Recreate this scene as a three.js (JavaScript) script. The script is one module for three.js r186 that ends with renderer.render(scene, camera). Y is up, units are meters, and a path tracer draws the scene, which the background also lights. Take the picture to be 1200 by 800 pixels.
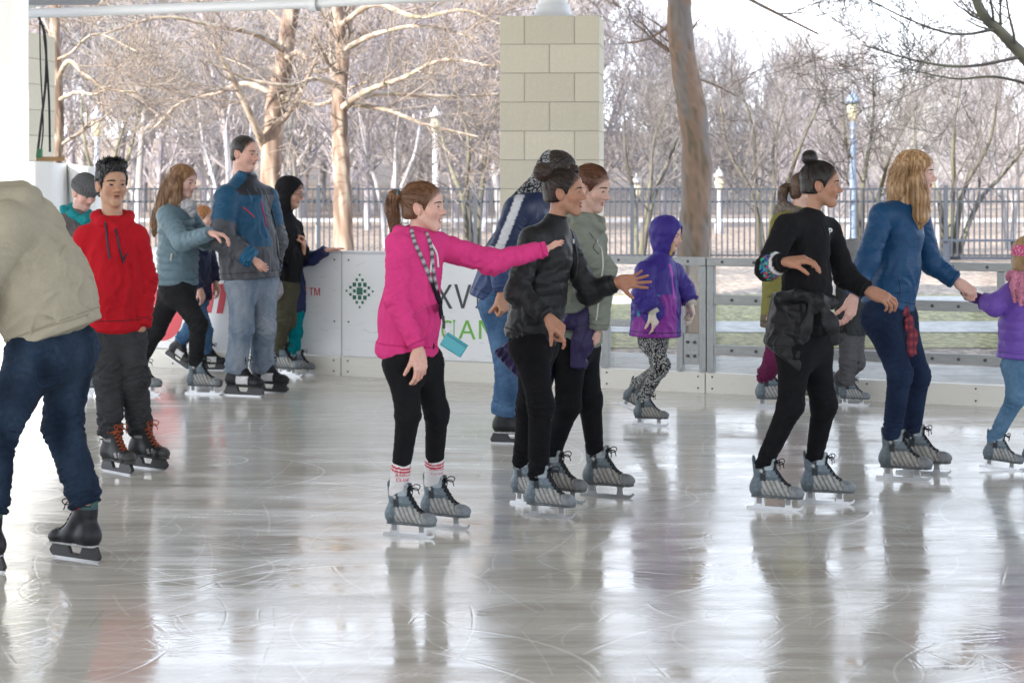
import * as THREE from 'three';
import { mergeGeometries } from 'three/addons/utils/BufferGeometryUtils.js';
import { RoundedBoxGeometry } from 'three/addons/geometries/RoundedBoxGeometry.js';
import { SimplexNoise } from 'three/addons/math/SimplexNoise.js';
import { FontLoader } from 'three/addons/loaders/FontLoader.js';
import { TextGeometry } from 'three/addons/geometries/TextGeometry.js';

// ---------------------------------------------------------------- camera, sky, sun, exposure
const scene = new THREE.Scene();
const F = 2600, CAM_H = 1.6, HORIZON = 199;               // focal length in photo pixels, eye height, horizon row
const camera = new THREE.PerspectiveCamera(2 * Math.atan(601 / F) * 180 / Math.PI, 1200 / 1202, 0.1, 600);
camera.setViewOffset(1200, 1202, 0, 402, 1200, 800);       // level camera with the lens shifted down
camera.position.set(0, CAM_H, 0);
camera.focus = 11.0;
camera.userData.fStop = 6.3;

const renderer = new THREE.WebGLRenderer({ antialias: true });
renderer.setSize(1200, 800);
renderer.toneMapping = THREE.LinearToneMapping;
renderer.toneMappingExposure = 2.95;
renderer.shadowMap.enabled = true;

const SUN_DIR = new THREE.Vector3(-0.80, 0.46, 0.40).normalize();
{
  const W = 512, H = 256, data = new Float32Array(W * H * 4);
  for (let r = 0; r < H; r++) {
    const up = ((r + 0.5) / H - 0.5) * Math.PI, y = Math.sin(up);
    for (let c = 0; c < W; c++) {
      const az = ((c + 0.5) / W - 0.5) * 2 * Math.PI, x = Math.cos(az) * Math.cos(up), z = Math.sin(az) * Math.cos(up);
      const cs = x * SUN_DIR.x + y * SUN_DIR.y + z * SUN_DIR.z, e = Math.max(0, y);
      const a = Math.exp(-e * 2.6), glow = 0.35 * Math.pow(Math.max(0, cs), 6);   // hazy winter sky, white low down
      const o = (r * W + c) * 4;
      data[o] = 0.42 + 0.62 * a + glow; data[o + 1] = 0.56 + 0.52 * a + glow * 0.95; data[o + 2] = 0.80 + 0.36 * a + glow * 0.85; data[o + 3] = 1;
    }
  }
  const sky = new THREE.DataTexture(data, W, H, THREE.RGBAFormat, THREE.FloatType);
  sky.mapping = THREE.EquirectangularReflectionMapping; sky.magFilter = THREE.LinearFilter; sky.minFilter = THREE.LinearFilter; sky.needsUpdate = true;
  scene.background = sky; scene.environment = sky;
}
const sun = new THREE.DirectionalLight(new THREE.Color(1.0, 0.955, 0.89), 4.7);
sun.position.copy(SUN_DIR).multiplyScalar(120); sun.target.position.set(0, 0, -30);
sun.castShadow = true; sun.shadow.mapSize.set(4096, 4096);
Object.assign(sun.shadow.camera, { left: -70, right: 70, top: 60, bottom: -60, near: 1, far: 300 });
scene.add(sun, sun.target);

// ---------------------------------------------------------------- small tools
let seed = 7;
const rnd = () => { seed = (seed + 0x6d2b79f5) | 0; let t = Math.imul(seed ^ (seed >>> 15), 1 | seed); t = (t + Math.imul(t ^ (t >>> 7), 61 | t)) ^ t; return ((t ^ (t >>> 14)) >>> 0) / 4294967296; };
const rr = (a, b) => a + (b - a) * rnd();
const snoise = new SimplexNoise({ random: rnd });
const N3 = (x, y, z) => snoise.noise3d(x, y, z);
const DEG = Math.PI / 180, { abs, min, max, sqrt, sin, cos, PI } = Math;
const clamp = (x, a = 0, b = 1) => x < a ? a : x > b ? b : x;
const lerp = (a, b, t) => a + (b - a) * t;
const sstep = (a, b, x) => { const t = clamp((x - a) / (b - a)); return t * t * (3 - 2 * t); };
const add = (a, b) => [a[0] + b[0], a[1] + b[1], a[2] + b[2]], sub = (a, b) => [a[0] - b[0], a[1] - b[1], a[2] - b[2]];
const mul = (a, k) => [a[0] * k, a[1] * k, a[2] * k], dot = (a, b) => a[0] * b[0] + a[1] * b[1] + a[2] * b[2];
const len = (a) => sqrt(dot(a, a)), unit = (a) => { const l = len(a) || 1; return [a[0] / l, a[1] / l, a[2] / l]; };
const cross = (a, b) => [a[1] * b[2] - a[2] * b[1], a[2] * b[0] - a[0] * b[2], a[0] * b[1] - a[1] * b[0]];
const mix = (a, b, t) => [lerp(a[0], b[0], t), lerp(a[1], b[1], t), lerp(a[2], b[2], t)];
const hex = (h) => { const c = new THREE.Color(h); return [c.r, c.g, c.b]; };
const taken = {};
const numbered = (n) => { const k = taken[n] = (taken[n] ?? -1) + 1; return k ? n + '_' + String(k).padStart(3, '0') : n; };
// a point of the world from a place in the photo and its distance
const at = (px, py, d) => [(px - 600) / F * d, CAM_H - (py - HORIZON) / F * d, -d];
const groundD = (py) => F * CAM_H / (py - HORIZON);
function shade(o) { o.traverse((m) => { if (m.isMesh) { m.castShadow = true; m.receiveShadow = true; } }); return o; }
function tag(o, label, category, group, kind) { if (label) o.userData.label = label; if (category) o.userData.category = category; if (group) o.userData.group = group; if (kind) o.userData.kind = kind; return o; }
function thing(name, p, label, category, group) { const g = new THREE.Group(); g.name = numbered(name); g.position.set(...p); scene.add(g); return tag(g, label, category, group); }
function part(name, geo, mat, parent) { const m = new THREE.Mesh(geo, mat); m.name = name; m.castShadow = m.receiveShadow = true; parent.add(m); return m; }
function structure(name, geo, mat, label) { const m = part(numbered(name), geo, mat, scene); m.userData.kind = 'structure'; if (label) { m.userData.label = label; m.userData.category = name.replace(/_/g, ' '); } return m; }
const std = (o) => new THREE.MeshStandardMaterial(o), phy = (o) => new THREE.MeshPhysicalMaterial(o);
const rgb = (r, g, b) => new THREE.Color().setRGB(r, g, b);
function box(w, h, d, x = 0, y = 0, z = 0, r = 0) { const g = r ? new RoundedBoxGeometry(w, h, d, 2, r) : new THREE.BoxGeometry(w, h, d); g.translate(x, y, z); return g; }
const merge = (list) => { const gs = list.map((g) => { let q = g.index ? g.toNonIndexed() : g; for (const k of Object.keys(q.attributes)) if (!['position', 'normal', 'uv', 'color'].includes(k)) q.deleteAttribute(k); return q; });
  const keys = ['position', 'normal', 'uv', 'color'].filter((k) => gs.every((g) => g.attributes[k])); gs.forEach((g) => Object.keys(g.attributes).forEach((k) => keys.includes(k) || g.deleteAttribute(k))); return mergeGeometries(gs); };
// a tapered tube through points; radius a number, an array or a function of t
function tube(pts, radius, sides = 6, color) {
  const n = pts.length, P = [], Nn = [], I = [], C = [];
  let up = [0.13, 0.95, 0.28];
  const R = (i) => typeof radius === 'function' ? radius(i / (n - 1)) : Array.isArray(radius) ? radius[i] : radius;
  let u = null;
  for (let i = 0; i < n; i++) {
    const t = unit(sub(pts[min(n - 1, i + 1)], pts[max(0, i - 1)]));
    if (!u) { if (abs(dot(t, up)) > 0.9) up = [1, 0, 0.1]; u = unit(cross(t, up)); } else u = unit(sub(u, mul(t, dot(u, t))));
    const v = cross(t, u), r = R(i);
    for (let k = 0; k < sides; k++) {
      const a = k / sides * 2 * PI, nx = add(mul(u, cos(a)), mul(v, sin(a)));
      P.push(pts[i][0] + nx[0] * r, pts[i][1] + nx[1] * r, pts[i][2] + nx[2] * r); Nn.push(...nx); if (color) C.push(...color);
    }
  }
  for (let i = 0; i < n - 1; i++) for (let k = 0; k < sides; k++) {
    const a = i * sides + k, b = i * sides + (k + 1) % sides, c = a + sides, d = b + sides;
    I.push(a, b, c, b, d, c);
  }
  const b0 = P.length / 3; P.push(...pts[0]); Nn.push(...mul(unit(sub(pts[1], pts[0])), -1)); P.push(...pts[n - 1]); Nn.push(...unit(sub(pts[n - 1], pts[n - 2]))); if (color) C.push(...color, ...color);
  for (let k = 0; k < sides; k++) { I.push(b0, (k + 1) % sides, k); I.push(b0 + 1, (n - 1) * sides + k, (n - 1) * sides + (k + 1) % sides); }
  const g = new THREE.BufferGeometry();
  g.setAttribute('position', new THREE.Float32BufferAttribute(P, 3)); g.setAttribute('normal', new THREE.Float32BufferAttribute(Nn, 3));
  if (color) g.setAttribute('color', new THREE.Float32BufferAttribute(C, 3));
  g.setIndex(I); return g;
}
// points of a smooth curve through control points
function spline(pts, n = 16, closed = false) { return new THREE.CatmullRomCurve3(pts.map((p) => new THREE.Vector3(...p)), closed, 'centripetal').getPoints(n).map((v) => [v.x, v.y, v.z]); }

// ---------------------------------------------------------------- distance fields and their meshes
const smin = (a, b, k) => { const h = k - abs(a - b); return h > 0 ? min(a, b) - h * h / (4 * k) : min(a, b); };
const smax = (a, b, k) => -smin(-a, -b, k);
// tapered capsule; o.flat = [fx, fy, fz, k] squeezes it along f by k; o.cutA / o.cutB cut its ends flat at t = those values; o.w(x, y, z, t, along) adds to the radius
function cone(a, b, ra, rb, o = {}) {
  const bx = b[0] - a[0], by = b[1] - a[1], bz = b[2] - a[2], L2 = bx * bx + by * by + bz * bz || 1e-9, L = sqrt(L2), { flat, cutA, cutB, w } = o;
  const K = flat ? flat[3] - 1 : 0, soft = flat ? 1 / max(1, sqrt(flat[3])) : 1;
  return (x, y, z) => {
    let qx = x - a[0], qy = y - a[1], qz = z - a[2];
    const ta = (qx * bx + qy * by + qz * bz) / L2, t = ta < 0 ? 0 : ta > 1 ? 1 : ta;
    qx -= bx * t; qy -= by * t; qz -= bz * t;
    if (K) { const m = (qx * flat[0] + qy * flat[1] + qz * flat[2]) * K; qx += flat[0] * m; qy += flat[1] * m; qz += flat[2] * m; }
    let d = sqrt(qx * qx + qy * qy + qz * qz) - (ra + (rb - ra) * t);
    if (K) d *= soft;
    if (w && d < 0.05 && d > -0.06) d -= w(x, y, z, t, ta * L);
    if (cutA !== undefined) d = smax(d, (cutA - ta) * L, 0.012);
    if (cutB !== undefined) d = smax(d, (ta - cutB) * L, 0.012);
    return d;
  };
}
// ellipsoid with its own axes (rows of m, unit vectors); approximate distance
function ell(c, r, m) {
  return (x, y, z) => {
    let qx = x - c[0], qy = y - c[1], qz = z - c[2];
    if (m) { const a = m[0], b = m[1], e = m[2], X = qx * a[0] + qy * a[1] + qz * a[2], Y = qx * b[0] + qy * b[1] + qz * b[2], Z = qx * e[0] + qy * e[1] + qz * e[2]; qx = X; qy = Y; qz = Z; }
    const k0 = sqrt((qx / r[0]) ** 2 + (qy / r[1]) ** 2 + (qz / r[2]) ** 2), k1 = sqrt((qx / (r[0] * r[0])) ** 2 + (qy / (r[1] * r[1])) ** 2 + (qz / (r[2] * r[2])) ** 2);
    return k1 < 1e-9 ? -min(r[0], r[1], r[2]) : k0 * (k0 - 1) / k1;
  };
}
const union = (list, k = 0.02) => (x, y, z) => { let d = 1e3; for (let i = 0; i < list.length; i++) d = smin(d, list[i](x, y, z), k); return d; };
const gradOf = (f, x, y, z, e) => unit([f(x + e, y, z) - f(x - e, y, z), f(x, y + e, z) - f(x, y - e, z), f(x, y, z + e) - f(x, y, z - e)]);
// surface nets over a box, sharpened onto the surface; col(x, y, z, n) gives vertex colours
function mesh(f, lo, hi, h, col) {
  const nx = Math.ceil((hi[0] - lo[0]) / h) + 2, ny = Math.ceil((hi[1] - lo[1]) / h) + 2, nz = Math.ceil((hi[2] - lo[2]) / h) + 2;
  const V = new Float32Array(nx * ny * nz), B = 6, rad = B * h * 0.87 * 1.6 + 0.012;
  for (let k0 = 0; k0 < nz; k0 += B) for (let j0 = 0; j0 < ny; j0 += B) for (let i0 = 0; i0 < nx; i0 += B) {
    const c = f(lo[0] + (i0 + B / 2) * h, lo[1] + (j0 + B / 2) * h, lo[2] + (k0 + B / 2) * h), far = abs(c) > rad;
    for (let k = k0; k < min(nz, k0 + B); k++) for (let j = j0; j < min(ny, j0 + B); j++) for (let i = i0; i < min(nx, i0 + B); i++)
      V[i + nx * (j + ny * k)] = far ? c : f(lo[0] + i * h, lo[1] + j * h, lo[2] + k * h);
  }
  const id = new Int32Array(nx * ny * nz).fill(-1), P = [], I = [], cs = [0, 1, nx, nx + 1, nx * ny, nx * ny + 1, nx * ny + nx, nx * ny + nx + 1], g = new Float32Array(8);
  for (let k = 0; k < nz - 1; k++) for (let j = 0; j < ny - 1; j++) for (let i = 0; i < nx - 1; i++) {
    const o = i + nx * (j + ny * k); let m = 0;
    for (let q = 0; q < 8; q++) { g[q] = V[o + cs[q]]; if (g[q] < 0) m |= 1 << q; }
    if (m === 0 || m === 255) continue;
    let sx = 0, sy = 0, sz = 0, n = 0;
    for (let q = 0; q < 8; q++) for (let ax = 0; ax < 3; ax++) {
      const bit = 1 << ax; if (q & bit) continue; const r = q | bit;
      if ((g[q] < 0) === (g[r] < 0)) continue;
      const t = g[q] / (g[q] - g[r]);
      sx += (q & 1) + (ax === 0 ? t : 0); sy += (q >> 1 & 1) + (ax === 1 ? t : 0); sz += (q >> 2 & 1) + (ax === 2 ? t : 0); n++;
    }
    id[o] = P.length / 3; P.push(lo[0] + (i + sx / n) * h, lo[1] + (j + sy / n) * h, lo[2] + (k + sz / n) * h);
  }
  const quad = (a, b, c, d, flip) => { if (a < 0 || b < 0 || c < 0 || d < 0) return; flip ? I.push(a, c, b, a, d, c) : I.push(a, b, c, a, c, d); };
  for (let k = 1; k < nz - 1; k++) for (let j = 1; j < ny - 1; j++) for (let i = 1; i < nx - 1; i++) {
    const o = i + nx * (j + ny * k), s = V[o] < 0;
    if (s !== V[o + 1] < 0) quad(id[o], id[o - nx], id[o - nx - nx * ny], id[o - nx * ny], s ? false : true);
    if (s !== V[o + nx] < 0) quad(id[o], id[o - nx * ny], id[o - 1 - nx * ny], id[o - 1], s ? false : true);
    if (s !== V[o + nx * ny] < 0) quad(id[o], id[o - 1], id[o - 1 - nx], id[o - nx], s ? false : true);
  }
  // winding: make faces agree with the gradient
  const n = P.length / 3, Nn = new Float32Array(P.length), C = col ? new Float32Array(P.length) : null, e = h * 0.45;
  for (let q = 0; q < n; q++) {
    let x = P[q * 3], y = P[q * 3 + 1], z = P[q * 3 + 2], gr = gradOf(f, x, y, z, e);
    const d = clamp(f(x, y, z), -h * 0.6, h * 0.6); x -= gr[0] * d * 0.9; y -= gr[1] * d * 0.9; z -= gr[2] * d * 0.9;
    P[q * 3] = x; P[q * 3 + 1] = y; P[q * 3 + 2] = z;
    Nn.set(gr, q * 3); if (col) C.set(col(x, y, z, gr), q * 3);
  }
  let agree = 0;
  for (let q = 0; q < min(I.length, 900); q += 3) {
    const [a, b, c] = [I[q], I[q + 1], I[q + 2]].map((w) => [P[w * 3], P[w * 3 + 1], P[w * 3 + 2]]);
    agree += dot(cross(sub(b, a), sub(c, a)), [Nn[I[q] * 3], Nn[I[q] * 3 + 1], Nn[I[q] * 3 + 2]]) > 0 ? 1 : -1;
  }
  if (agree < 0) for (let q = 0; q < I.length; q += 3) { const t = I[q]; I[q] = I[q + 1]; I[q + 1] = t; }
  const G = new THREE.BufferGeometry();
  G.setAttribute('position', new THREE.Float32BufferAttribute(P, 3)); G.setAttribute('normal', new THREE.BufferAttribute(Nn, 3));
  if (col) G.setAttribute('color', new THREE.BufferAttribute(C, 3));
  G.setIndex(I); return G;
}
// march from p along dir until the field's surface is met
function hit(f, p, dir, far = 0.6) { let t = 0; for (let i = 0; i < 60 && t < far; i++) { const d = f(p[0] + dir[0] * t, p[1] + dir[1] * t, p[2] + dir[2] * t); if (d < 0.0006) break; t += d * 0.7; } const q = add(p, mul(dir, t)); q.miss = f(q[0], q[1], q[2]) > 0.004; return q; }
// a cord, seam or zip laid on a field's surface: points pushed along dir until they lie on it
const drape = (f, pts, dir, lift, r, n = 14, sides = 5, color) => { const u = unit(dir), q = spline(pts, n).map((p) => hit(f, add(p, mul(u, -0.35)), u, 0.75)).filter((p) => !p.miss).map((p) => add(p, mul(u, -lift))); if (q.length < 2) { const p = pts[0]; q.length = 0; q.push(p, add(p, [0, 0.002, 0])); } return tube(q, r, sides, color); };
const paint = (g, c) => { const n = g.attributes.position.count, a = new Float32Array(n * 3); for (let i = 0; i < n; i++) a.set(c, i * 3); g.setAttribute('color', new THREE.BufferAttribute(a, 3)); return g; };
const turned = (g, basis, p, s = 1) => { const [X, Y, Z] = basis; g.applyMatrix4(new THREE.Matrix4().set(X[0] * s, Y[0] * s, Z[0] * s, p[0], X[1] * s, Y[1] * s, Z[1] * s, p[1], X[2] * s, Y[2] * s, Z[2] * s, p[2], 0, 0, 0, 1)); return g; };
const loader = new FontLoader();
const FONT_SERIF_B = await loader.loadAsync('fonts/droid/droid_serif_bold.typeface.json'), FONT_SANS = await loader.loadAsync('fonts/droid/droid_sans_regular.typeface.json'), FONT_SANS_B = await loader.loadAsync('fonts/droid/droid_sans_bold.typeface.json');
// ---------------------------------------------------------------- textures
function dataTex(n, fn, srgb, rep) { const D = new Uint8Array(n * n * 4); for (let y = 0; y < n; y++) for (let x = 0; x < n; x++) { const c = fn(x / n, y / n), o = (y * n + x) * 4; D[o] = c[0] * 255; D[o + 1] = c[1] * 255; D[o + 2] = c[2] * 255; D[o + 3] = 255; } const t = new THREE.DataTexture(D, n, n); t.wrapS = t.wrapT = THREE.RepeatWrapping; t.magFilter = t.minFilter = THREE.LinearFilter; if (srgb) t.colorSpace = THREE.SRGBColorSpace; if (rep) t.repeat.set(rep, rep); t.needsUpdate = true; return t; }
// noise that tiles over the unit square
const tnoise = (u, v, f, o = 0) => { const a = u * 2 * PI, b = v * 2 * PI, r = f / (2 * PI); return 0.5 * (N3(cos(a) * r + o, sin(a) * r, cos(b) * r + 7 + o) + N3(cos(b) * r - o, sin(b) * r + 3, sin(a) * r + 13)); };
const mottle = (base, k, f, n = 256) => dataTex(n, (u, v) => { const m = 1 + k * tnoise(u, v, f) + k * 0.7 * tnoise(u, v, f * 3, 5) + k * 0.6 * (rnd() - 0.5); return base.map((b) => clamp(b * m)); }, true);
const uvXZ = (g, k = 1) => { const P = g.attributes.position, n = P.count, A = new Float32Array(n * 2); for (let i = 0; i < n; i++) { A[i * 2] = P.getX(i) * k; A[i * 2 + 1] = -P.getZ(i) * k; } g.setAttribute('uv', new THREE.BufferAttribute(A, 2)); return g; };

// ---------------------------------------------------------------- the line of the boards: u metres along it from the seam at photo column 400, v metres behind it
const U = unit([0.896, 0, 0.444]), Vb = [0.444, 0, -0.896], B0 = [-1.33, 0, -17.26];
const bw = (u, y, v = 0) => [B0[0] + U[0] * u + Vb[0] * v, y, B0[2] + U[2] * u + Vb[2] * v];
const uOf = (px) => { const k = (px - 600) / F, c = B0[0] + k * B0[2] ; return -(B0[0] + k * B0[2]) / (U[0] + k * U[2]); };   // where a photo column meets the boards
const yaw26 = Math.atan2(-U[2], U[0]);
const boardGroup = (name, label, category) => { const g = thing(name, B0, label, category); g.rotation.y = yaw26; return g; };   // local x = u, y up, z towards the ice

// ice: pale grey slab of frozen water, scored by blades and wiped by the resurfacing machine
{
  const n = 2048, cv = document.createElement('canvas'), rv = document.createElement('canvas'); cv.width = cv.height = rv.width = rv.height = n;
  const bump = cv.getContext('2d'), col = rv.getContext('2d');
  bump.fillStyle = '#808080'; bump.fillRect(0, 0, n, n); col.fillStyle = '#c8c4bb'; col.fillRect(0, 0, n, n);
  const line = (c, w, style, x, y, r, a0, a1) => { for (const ox of [-n, 0, n]) for (const oy of [-n, 0, n]) { if (x + ox + r < 0 || x + ox - r > n || y + oy + r < 0 || y + oy - r > n) continue; c.lineWidth = w; c.strokeStyle = style; c.beginPath(); c.arc(x + ox, y + oy, r, a0, a1); c.stroke(); } };
  // wet and rubbed patches, drawn out along the laps
  for (let i = 0; i < 1500; i++) { const x = rr(0, n), y = rr(0, n), w = rr(20, 260), h = rr(2, 16), a = rr(0.03, 0.10), l = rnd() < 0.5; for (const ox of [-n, 0, n]) { col.fillStyle = l ? `rgba(236,236,236,${a})` : `rgba(120,112,100,${a})`; col.beginPath(); col.ellipse(x + ox, y, w, h, rr(-0.06, 0.06), 0, 7); col.fill(); } }
  for (let i = 0; i < 4200; i++) { const r = rnd() < 0.4 ? rr(60, 260) : rr(300, 1600), x = rr(0, n), y = rr(0, n), a0 = rr(0, 6.3), a1 = a0 + rr(20, 260) / r, w = rr(0.5, 1.5), k = rr(0.12, 0.5); line(bump, w, `rgba(20,20,20,${k})`, x, y, r, a0, a1); if (rnd() < 0.6) line(col, w * 1.2, `rgba(252,252,252,${k * 0.8})`, x, y, r, a0, a1); }
  for (let i = 0; i < 9000; i++) { const x = rr(0, n), y = rr(0, n), l = rr(10, 110), a = rr(-0.25, 0.25) + (rnd() < 0.2 ? rr(-1.5, 1.5) : 0), k = rr(0.1, 0.45), w = rr(0.4, 1.1); for (const [c, st] of [[bump, `rgba(30,30,30,${k})`], [col, rnd() < 0.75 ? `rgba(250,250,250,${k * 0.8})` : `rgba(90,86,80,${k * 0.5})`]]) { c.lineWidth = w; c.strokeStyle = st; c.beginPath(); c.moveTo(x, y); c.lineTo(x + l * cos(a), y + l * sin(a)); c.stroke(); } }
  for (let i = 0; i < 46; i++) { const x = rr(0, n), y = rr(0, n), R = rr(14, 60); for (let k = 0; k < 160; k++) { const a = rr(0, 6.3), q = R * Math.pow(rnd(), 0.7), s = rr(0.5, 2); col.fillStyle = `rgba(250,250,250,${rr(0.1, 0.5)})`; col.fillRect(x + cos(a) * q * 2.2, y + sin(a) * q * 0.6, s * 1.5, s); } }
  for (let i = 0; i < 90; i++) { const r = rr(50, 420), x = rr(0, n), y = rr(0, n), a0 = rr(0, 6.3), a1 = a0 + rr(90, 420) / r, k = rr(0.3, 0.6); line(bump, 3, `rgba(210,210,210,${k})`, x, y, r, a0, a1); line(col, 3.0, `rgba(252,252,252,${k})`, x, y, r, a0, a1); }
  for (let i = 0; i < 5200; i++) { const x = rr(0, n), y = rr(0, n), r = rr(0.4, 1.7); col.fillStyle = `rgba(250,250,250,${rr(0.1, 0.55)})`; col.fillRect(x, y, r * 1.6, r); if (rnd() < 0.4) { bump.fillStyle = 'rgba(255,255,255,0.5)'; bump.fillRect(x, y, r * 1.6, r); } }
  const big = bump.getImageData(0, 0, n, n);
  const mk = (c, srgb) => { const t = new THREE.CanvasTexture(c); t.wrapS = t.wrapT = THREE.RepeatWrapping; t.magFilter = THREE.LinearFilter; if (srgb) t.colorSpace = THREE.SRGBColorSpace; t.repeat.set(1 / 9, 1 / 9); return t; };
  const an = (u, v, fu, fv, o) => { const a = u * 2 * PI, b = v * 2 * PI, p = fu / 6.283, q = fv / 6.283; return 0.5 * (N3(cos(a) * p + cos(b) * q + o, sin(a) * p + sin(b) * q, cos(b) * q * 0.7 - o) + N3(sin(a) * p - sin(b) * q, cos(a) * p + o, sin(b) * q)); };
  const rough = dataTex(1024, (u, v) => { const patch = an(u, v, 4, 11, 3) + 0.5 * an(u, v, 9, 40, 8) + 0.35 * an(u, v, 30, 60, 1), fine = an(u, v, 12, 150, 5); const r = clamp(0.13 + 0.15 * patch + 0.05 * fine + 0.03 * (rnd() - 0.5), 0.035, 0.42); return [r, r, r]; }); rough.repeat.set(1 / 6.1, 1 / 6.1);
  const shape = new THREE.Shape(); [[-40, 12], [-40, -36.4], [-12, -22.55], [14, -9.66], [40, 3.2], [40, 12]].forEach(([x, z], i) => i ? shape.lineTo(x, -z) : shape.moveTo(x, -z));
  const g = new THREE.ShapeGeometry(shape); g.rotateX(-PI / 2); uvXZ(g);
  structure('ice', g, phy({ map: mk(cv === 0 ? cv : rv, true), bumpMap: mk(cv), bumpScale: 0.0016, roughness: 1, roughnessMap: rough, ior: 1.35, specularIntensity: 1 }), 'scratched pale grey skating ice mirroring the skaters');
}
// ground beyond the boards
{
  const litter = mottle([0.53, 0.46, 0.40], 0.5, 40, 512), grass = mottle([0.50, 0.47, 0.31], 0.45, 50, 512), conc = mottle([0.66, 0.64, 0.61], 0.12, 20, 512);
  for (const t of [litter, grass, conc]) t.repeat.set(1 / 5, 1 / 5);
  const sheet = (x0, x1, z0, z1, y) => uvXZ(new THREE.PlaneGeometry(x1 - x0, z1 - z0).rotateX(-PI / 2).translate((x0 + x1) / 2, y, (z0 + z1) / 2));
  structure('ground', sheet(-220, 220, -300, 60, -0.06), std({ map: litter, roughness: 1 }), 'leaf littered winter ground under the bare trees');
  structure('lawn', sheet(-60, 60, -29.5, -20.6, -0.052), std({ map: grass, roughness: 1 }), 'patchy winter lawn behind the railing');
  structure('path', sheet(-60, 60, -24.1, -22.5, -0.044), std({ map: conc, roughness: 0.9 }), 'narrow concrete path between the strips of lawn');
  structure('path', sheet(-60, 60, -28.9, -27.2, -0.044), std({ map: conc, roughness: 0.9 }), 'pale path before the picket fence');
  const sh = new THREE.Shape(); [bw(-30, 0, 0.0), bw(30, 0, 0.0), bw(30, 0, 3.4), bw(-30, 0, 3.4)].forEach((p, i) => i ? sh.lineTo(p[0], -p[2]) : sh.moveTo(p[0], -p[2]));
  structure('pavement', uvXZ(new THREE.ShapeGeometry(sh).rotateX(-PI / 2).translate(0, -0.036, 0)), std({ map: conc, roughness: 0.85 }), 'concrete walk along the outside of the boards');
  // low wooded rise behind everything
  const hg = new THREE.PlaneGeometry(420, 170, 90, 40).rotateX(-PI / 2).translate(0, 0, -170), P = hg.attributes.position;
  for (let i = 0; i < P.count; i++) { const x = P.getX(i), z = -P.getZ(i); P.setY(i, -0.4 + 5.2 * sstep(80, 200, z) + 1.2 * N3(x * 0.02, z * 0.02, 1) * sstep(90, 130, z)); }
  hg.computeVertexNormals(); uvXZ(hg); structure('hill', hg, std({ map: litter, roughness: 1 }), 'leaf covered rise behind the wood');
}
// ---------------------------------------------------------------- roof over the rink, on columns; only its edge tubes show in the photo
const WHITE = std({ color: rgb(0.78, 0.78, 0.77), roughness: 0.45 }), STEEL_W = std({ color: rgb(0.74, 0.75, 0.76), roughness: 0.4 });
{
  const g = boardGroup('rink_roof', 'wide flat canopy roof over the ice, its white edge tubes overhead', 'roof');
  const deck = std({ color: rgb(0.62, 0.62, 0.6), roughness: 0.8 });
  part('roof_deck', box(25, 0.2, 28, 5.3, 5.7, 9.4), deck, g);
  for (let i = 0; i < 9; i++) part('roof_beam', box(0.16, 0.34, 27.6, -6.4 + i * 2.92, 5.42, 9.4), STEEL_W, g);
}
// ---------------------------------------------------------------- block pillars
const blockTex = mottle([0.845, 0.815, 0.74], 0.06, 30, 256); blockTex.repeat.set(1.4, 1.4);
const blockMats = [0, 1, 2, 3].map((i) => std({ map: blockTex, color: rgb(0.9 + 0.03 * i, 0.9 + 0.03 * i, 0.88 + 0.03 * i), roughness: 0.9, bumpMap: blockTex, bumpScale: 0.0012 }));
const mortar = std({ color: rgb(0.43, 0.41, 0.36), roughness: 1 });
function pillar(p, turn, label) {
  const g = thing('block_pillar', p, label, 'pillar', 'stone pillars of the roof'); g.rotation.y = turn;
  const Wd = 0.86, ch = 0.2478, n = 12, jt = 0.006, gF = box(Wd / 2 - jt, ch - jt, Wd / 2 - jt, 0, 0, 0, 0.006), gH = box(Wd / 4 - jt, ch - jt, Wd / 2 - jt, 0, 0, 0, 0.006);
  part('mortar_core', box(Wd - 0.02, ch * n - 0.02, Wd - 0.02, 0, ch * n / 2 - 0.05, 0), mortar, g);
  for (let c = 0; c < n; c++) for (const z of [-1, 1]) {
    const row = (c % 2 === 1) ? [[-Wd * 3 / 8, gH], [0, gF], [Wd * 3 / 8, gH]] : [[-Wd / 4, gF], [Wd / 4, gF]];
    for (const [x, q] of row) { const b = part('block', q, blockMats[Math.floor(rnd() * 4)], g); b.position.set(x, (c + 0.5) * ch - 0.05 , z * Wd / 4); }
  }
  const top = ch * n - 0.05, lathe = new THREE.LatheGeometry([[0, 0], [0.2, 0], [0.2, 0.03], [0.16, 0.035], [0.16, 0.07], [0.145, 0.08], [0.145, 0.12], [0.125, 0.13], [0.125, 2.45 + 0.35]].map((a) => new THREE.Vector2(...a)), 28); lathe.translate(0, top, 0);
  part('steel_column', lathe, STEEL_W, g); return g;
}
const PD = 19.0, pl0 = at(649, 199, PD), pl1 = [-5.02, 0, -21.3];
pl0[1] = 0;
pillar([pl0[0], 0, pl0[2] - 0.41], -5 * DEG, 'cream block pillar rising behind the girls in the middle');
pillar([pl1[0], 0, pl1[2] - 0.41], -5 * DEG, 'cream block pillar with hanging cables beside the white tarpaulin');
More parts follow.
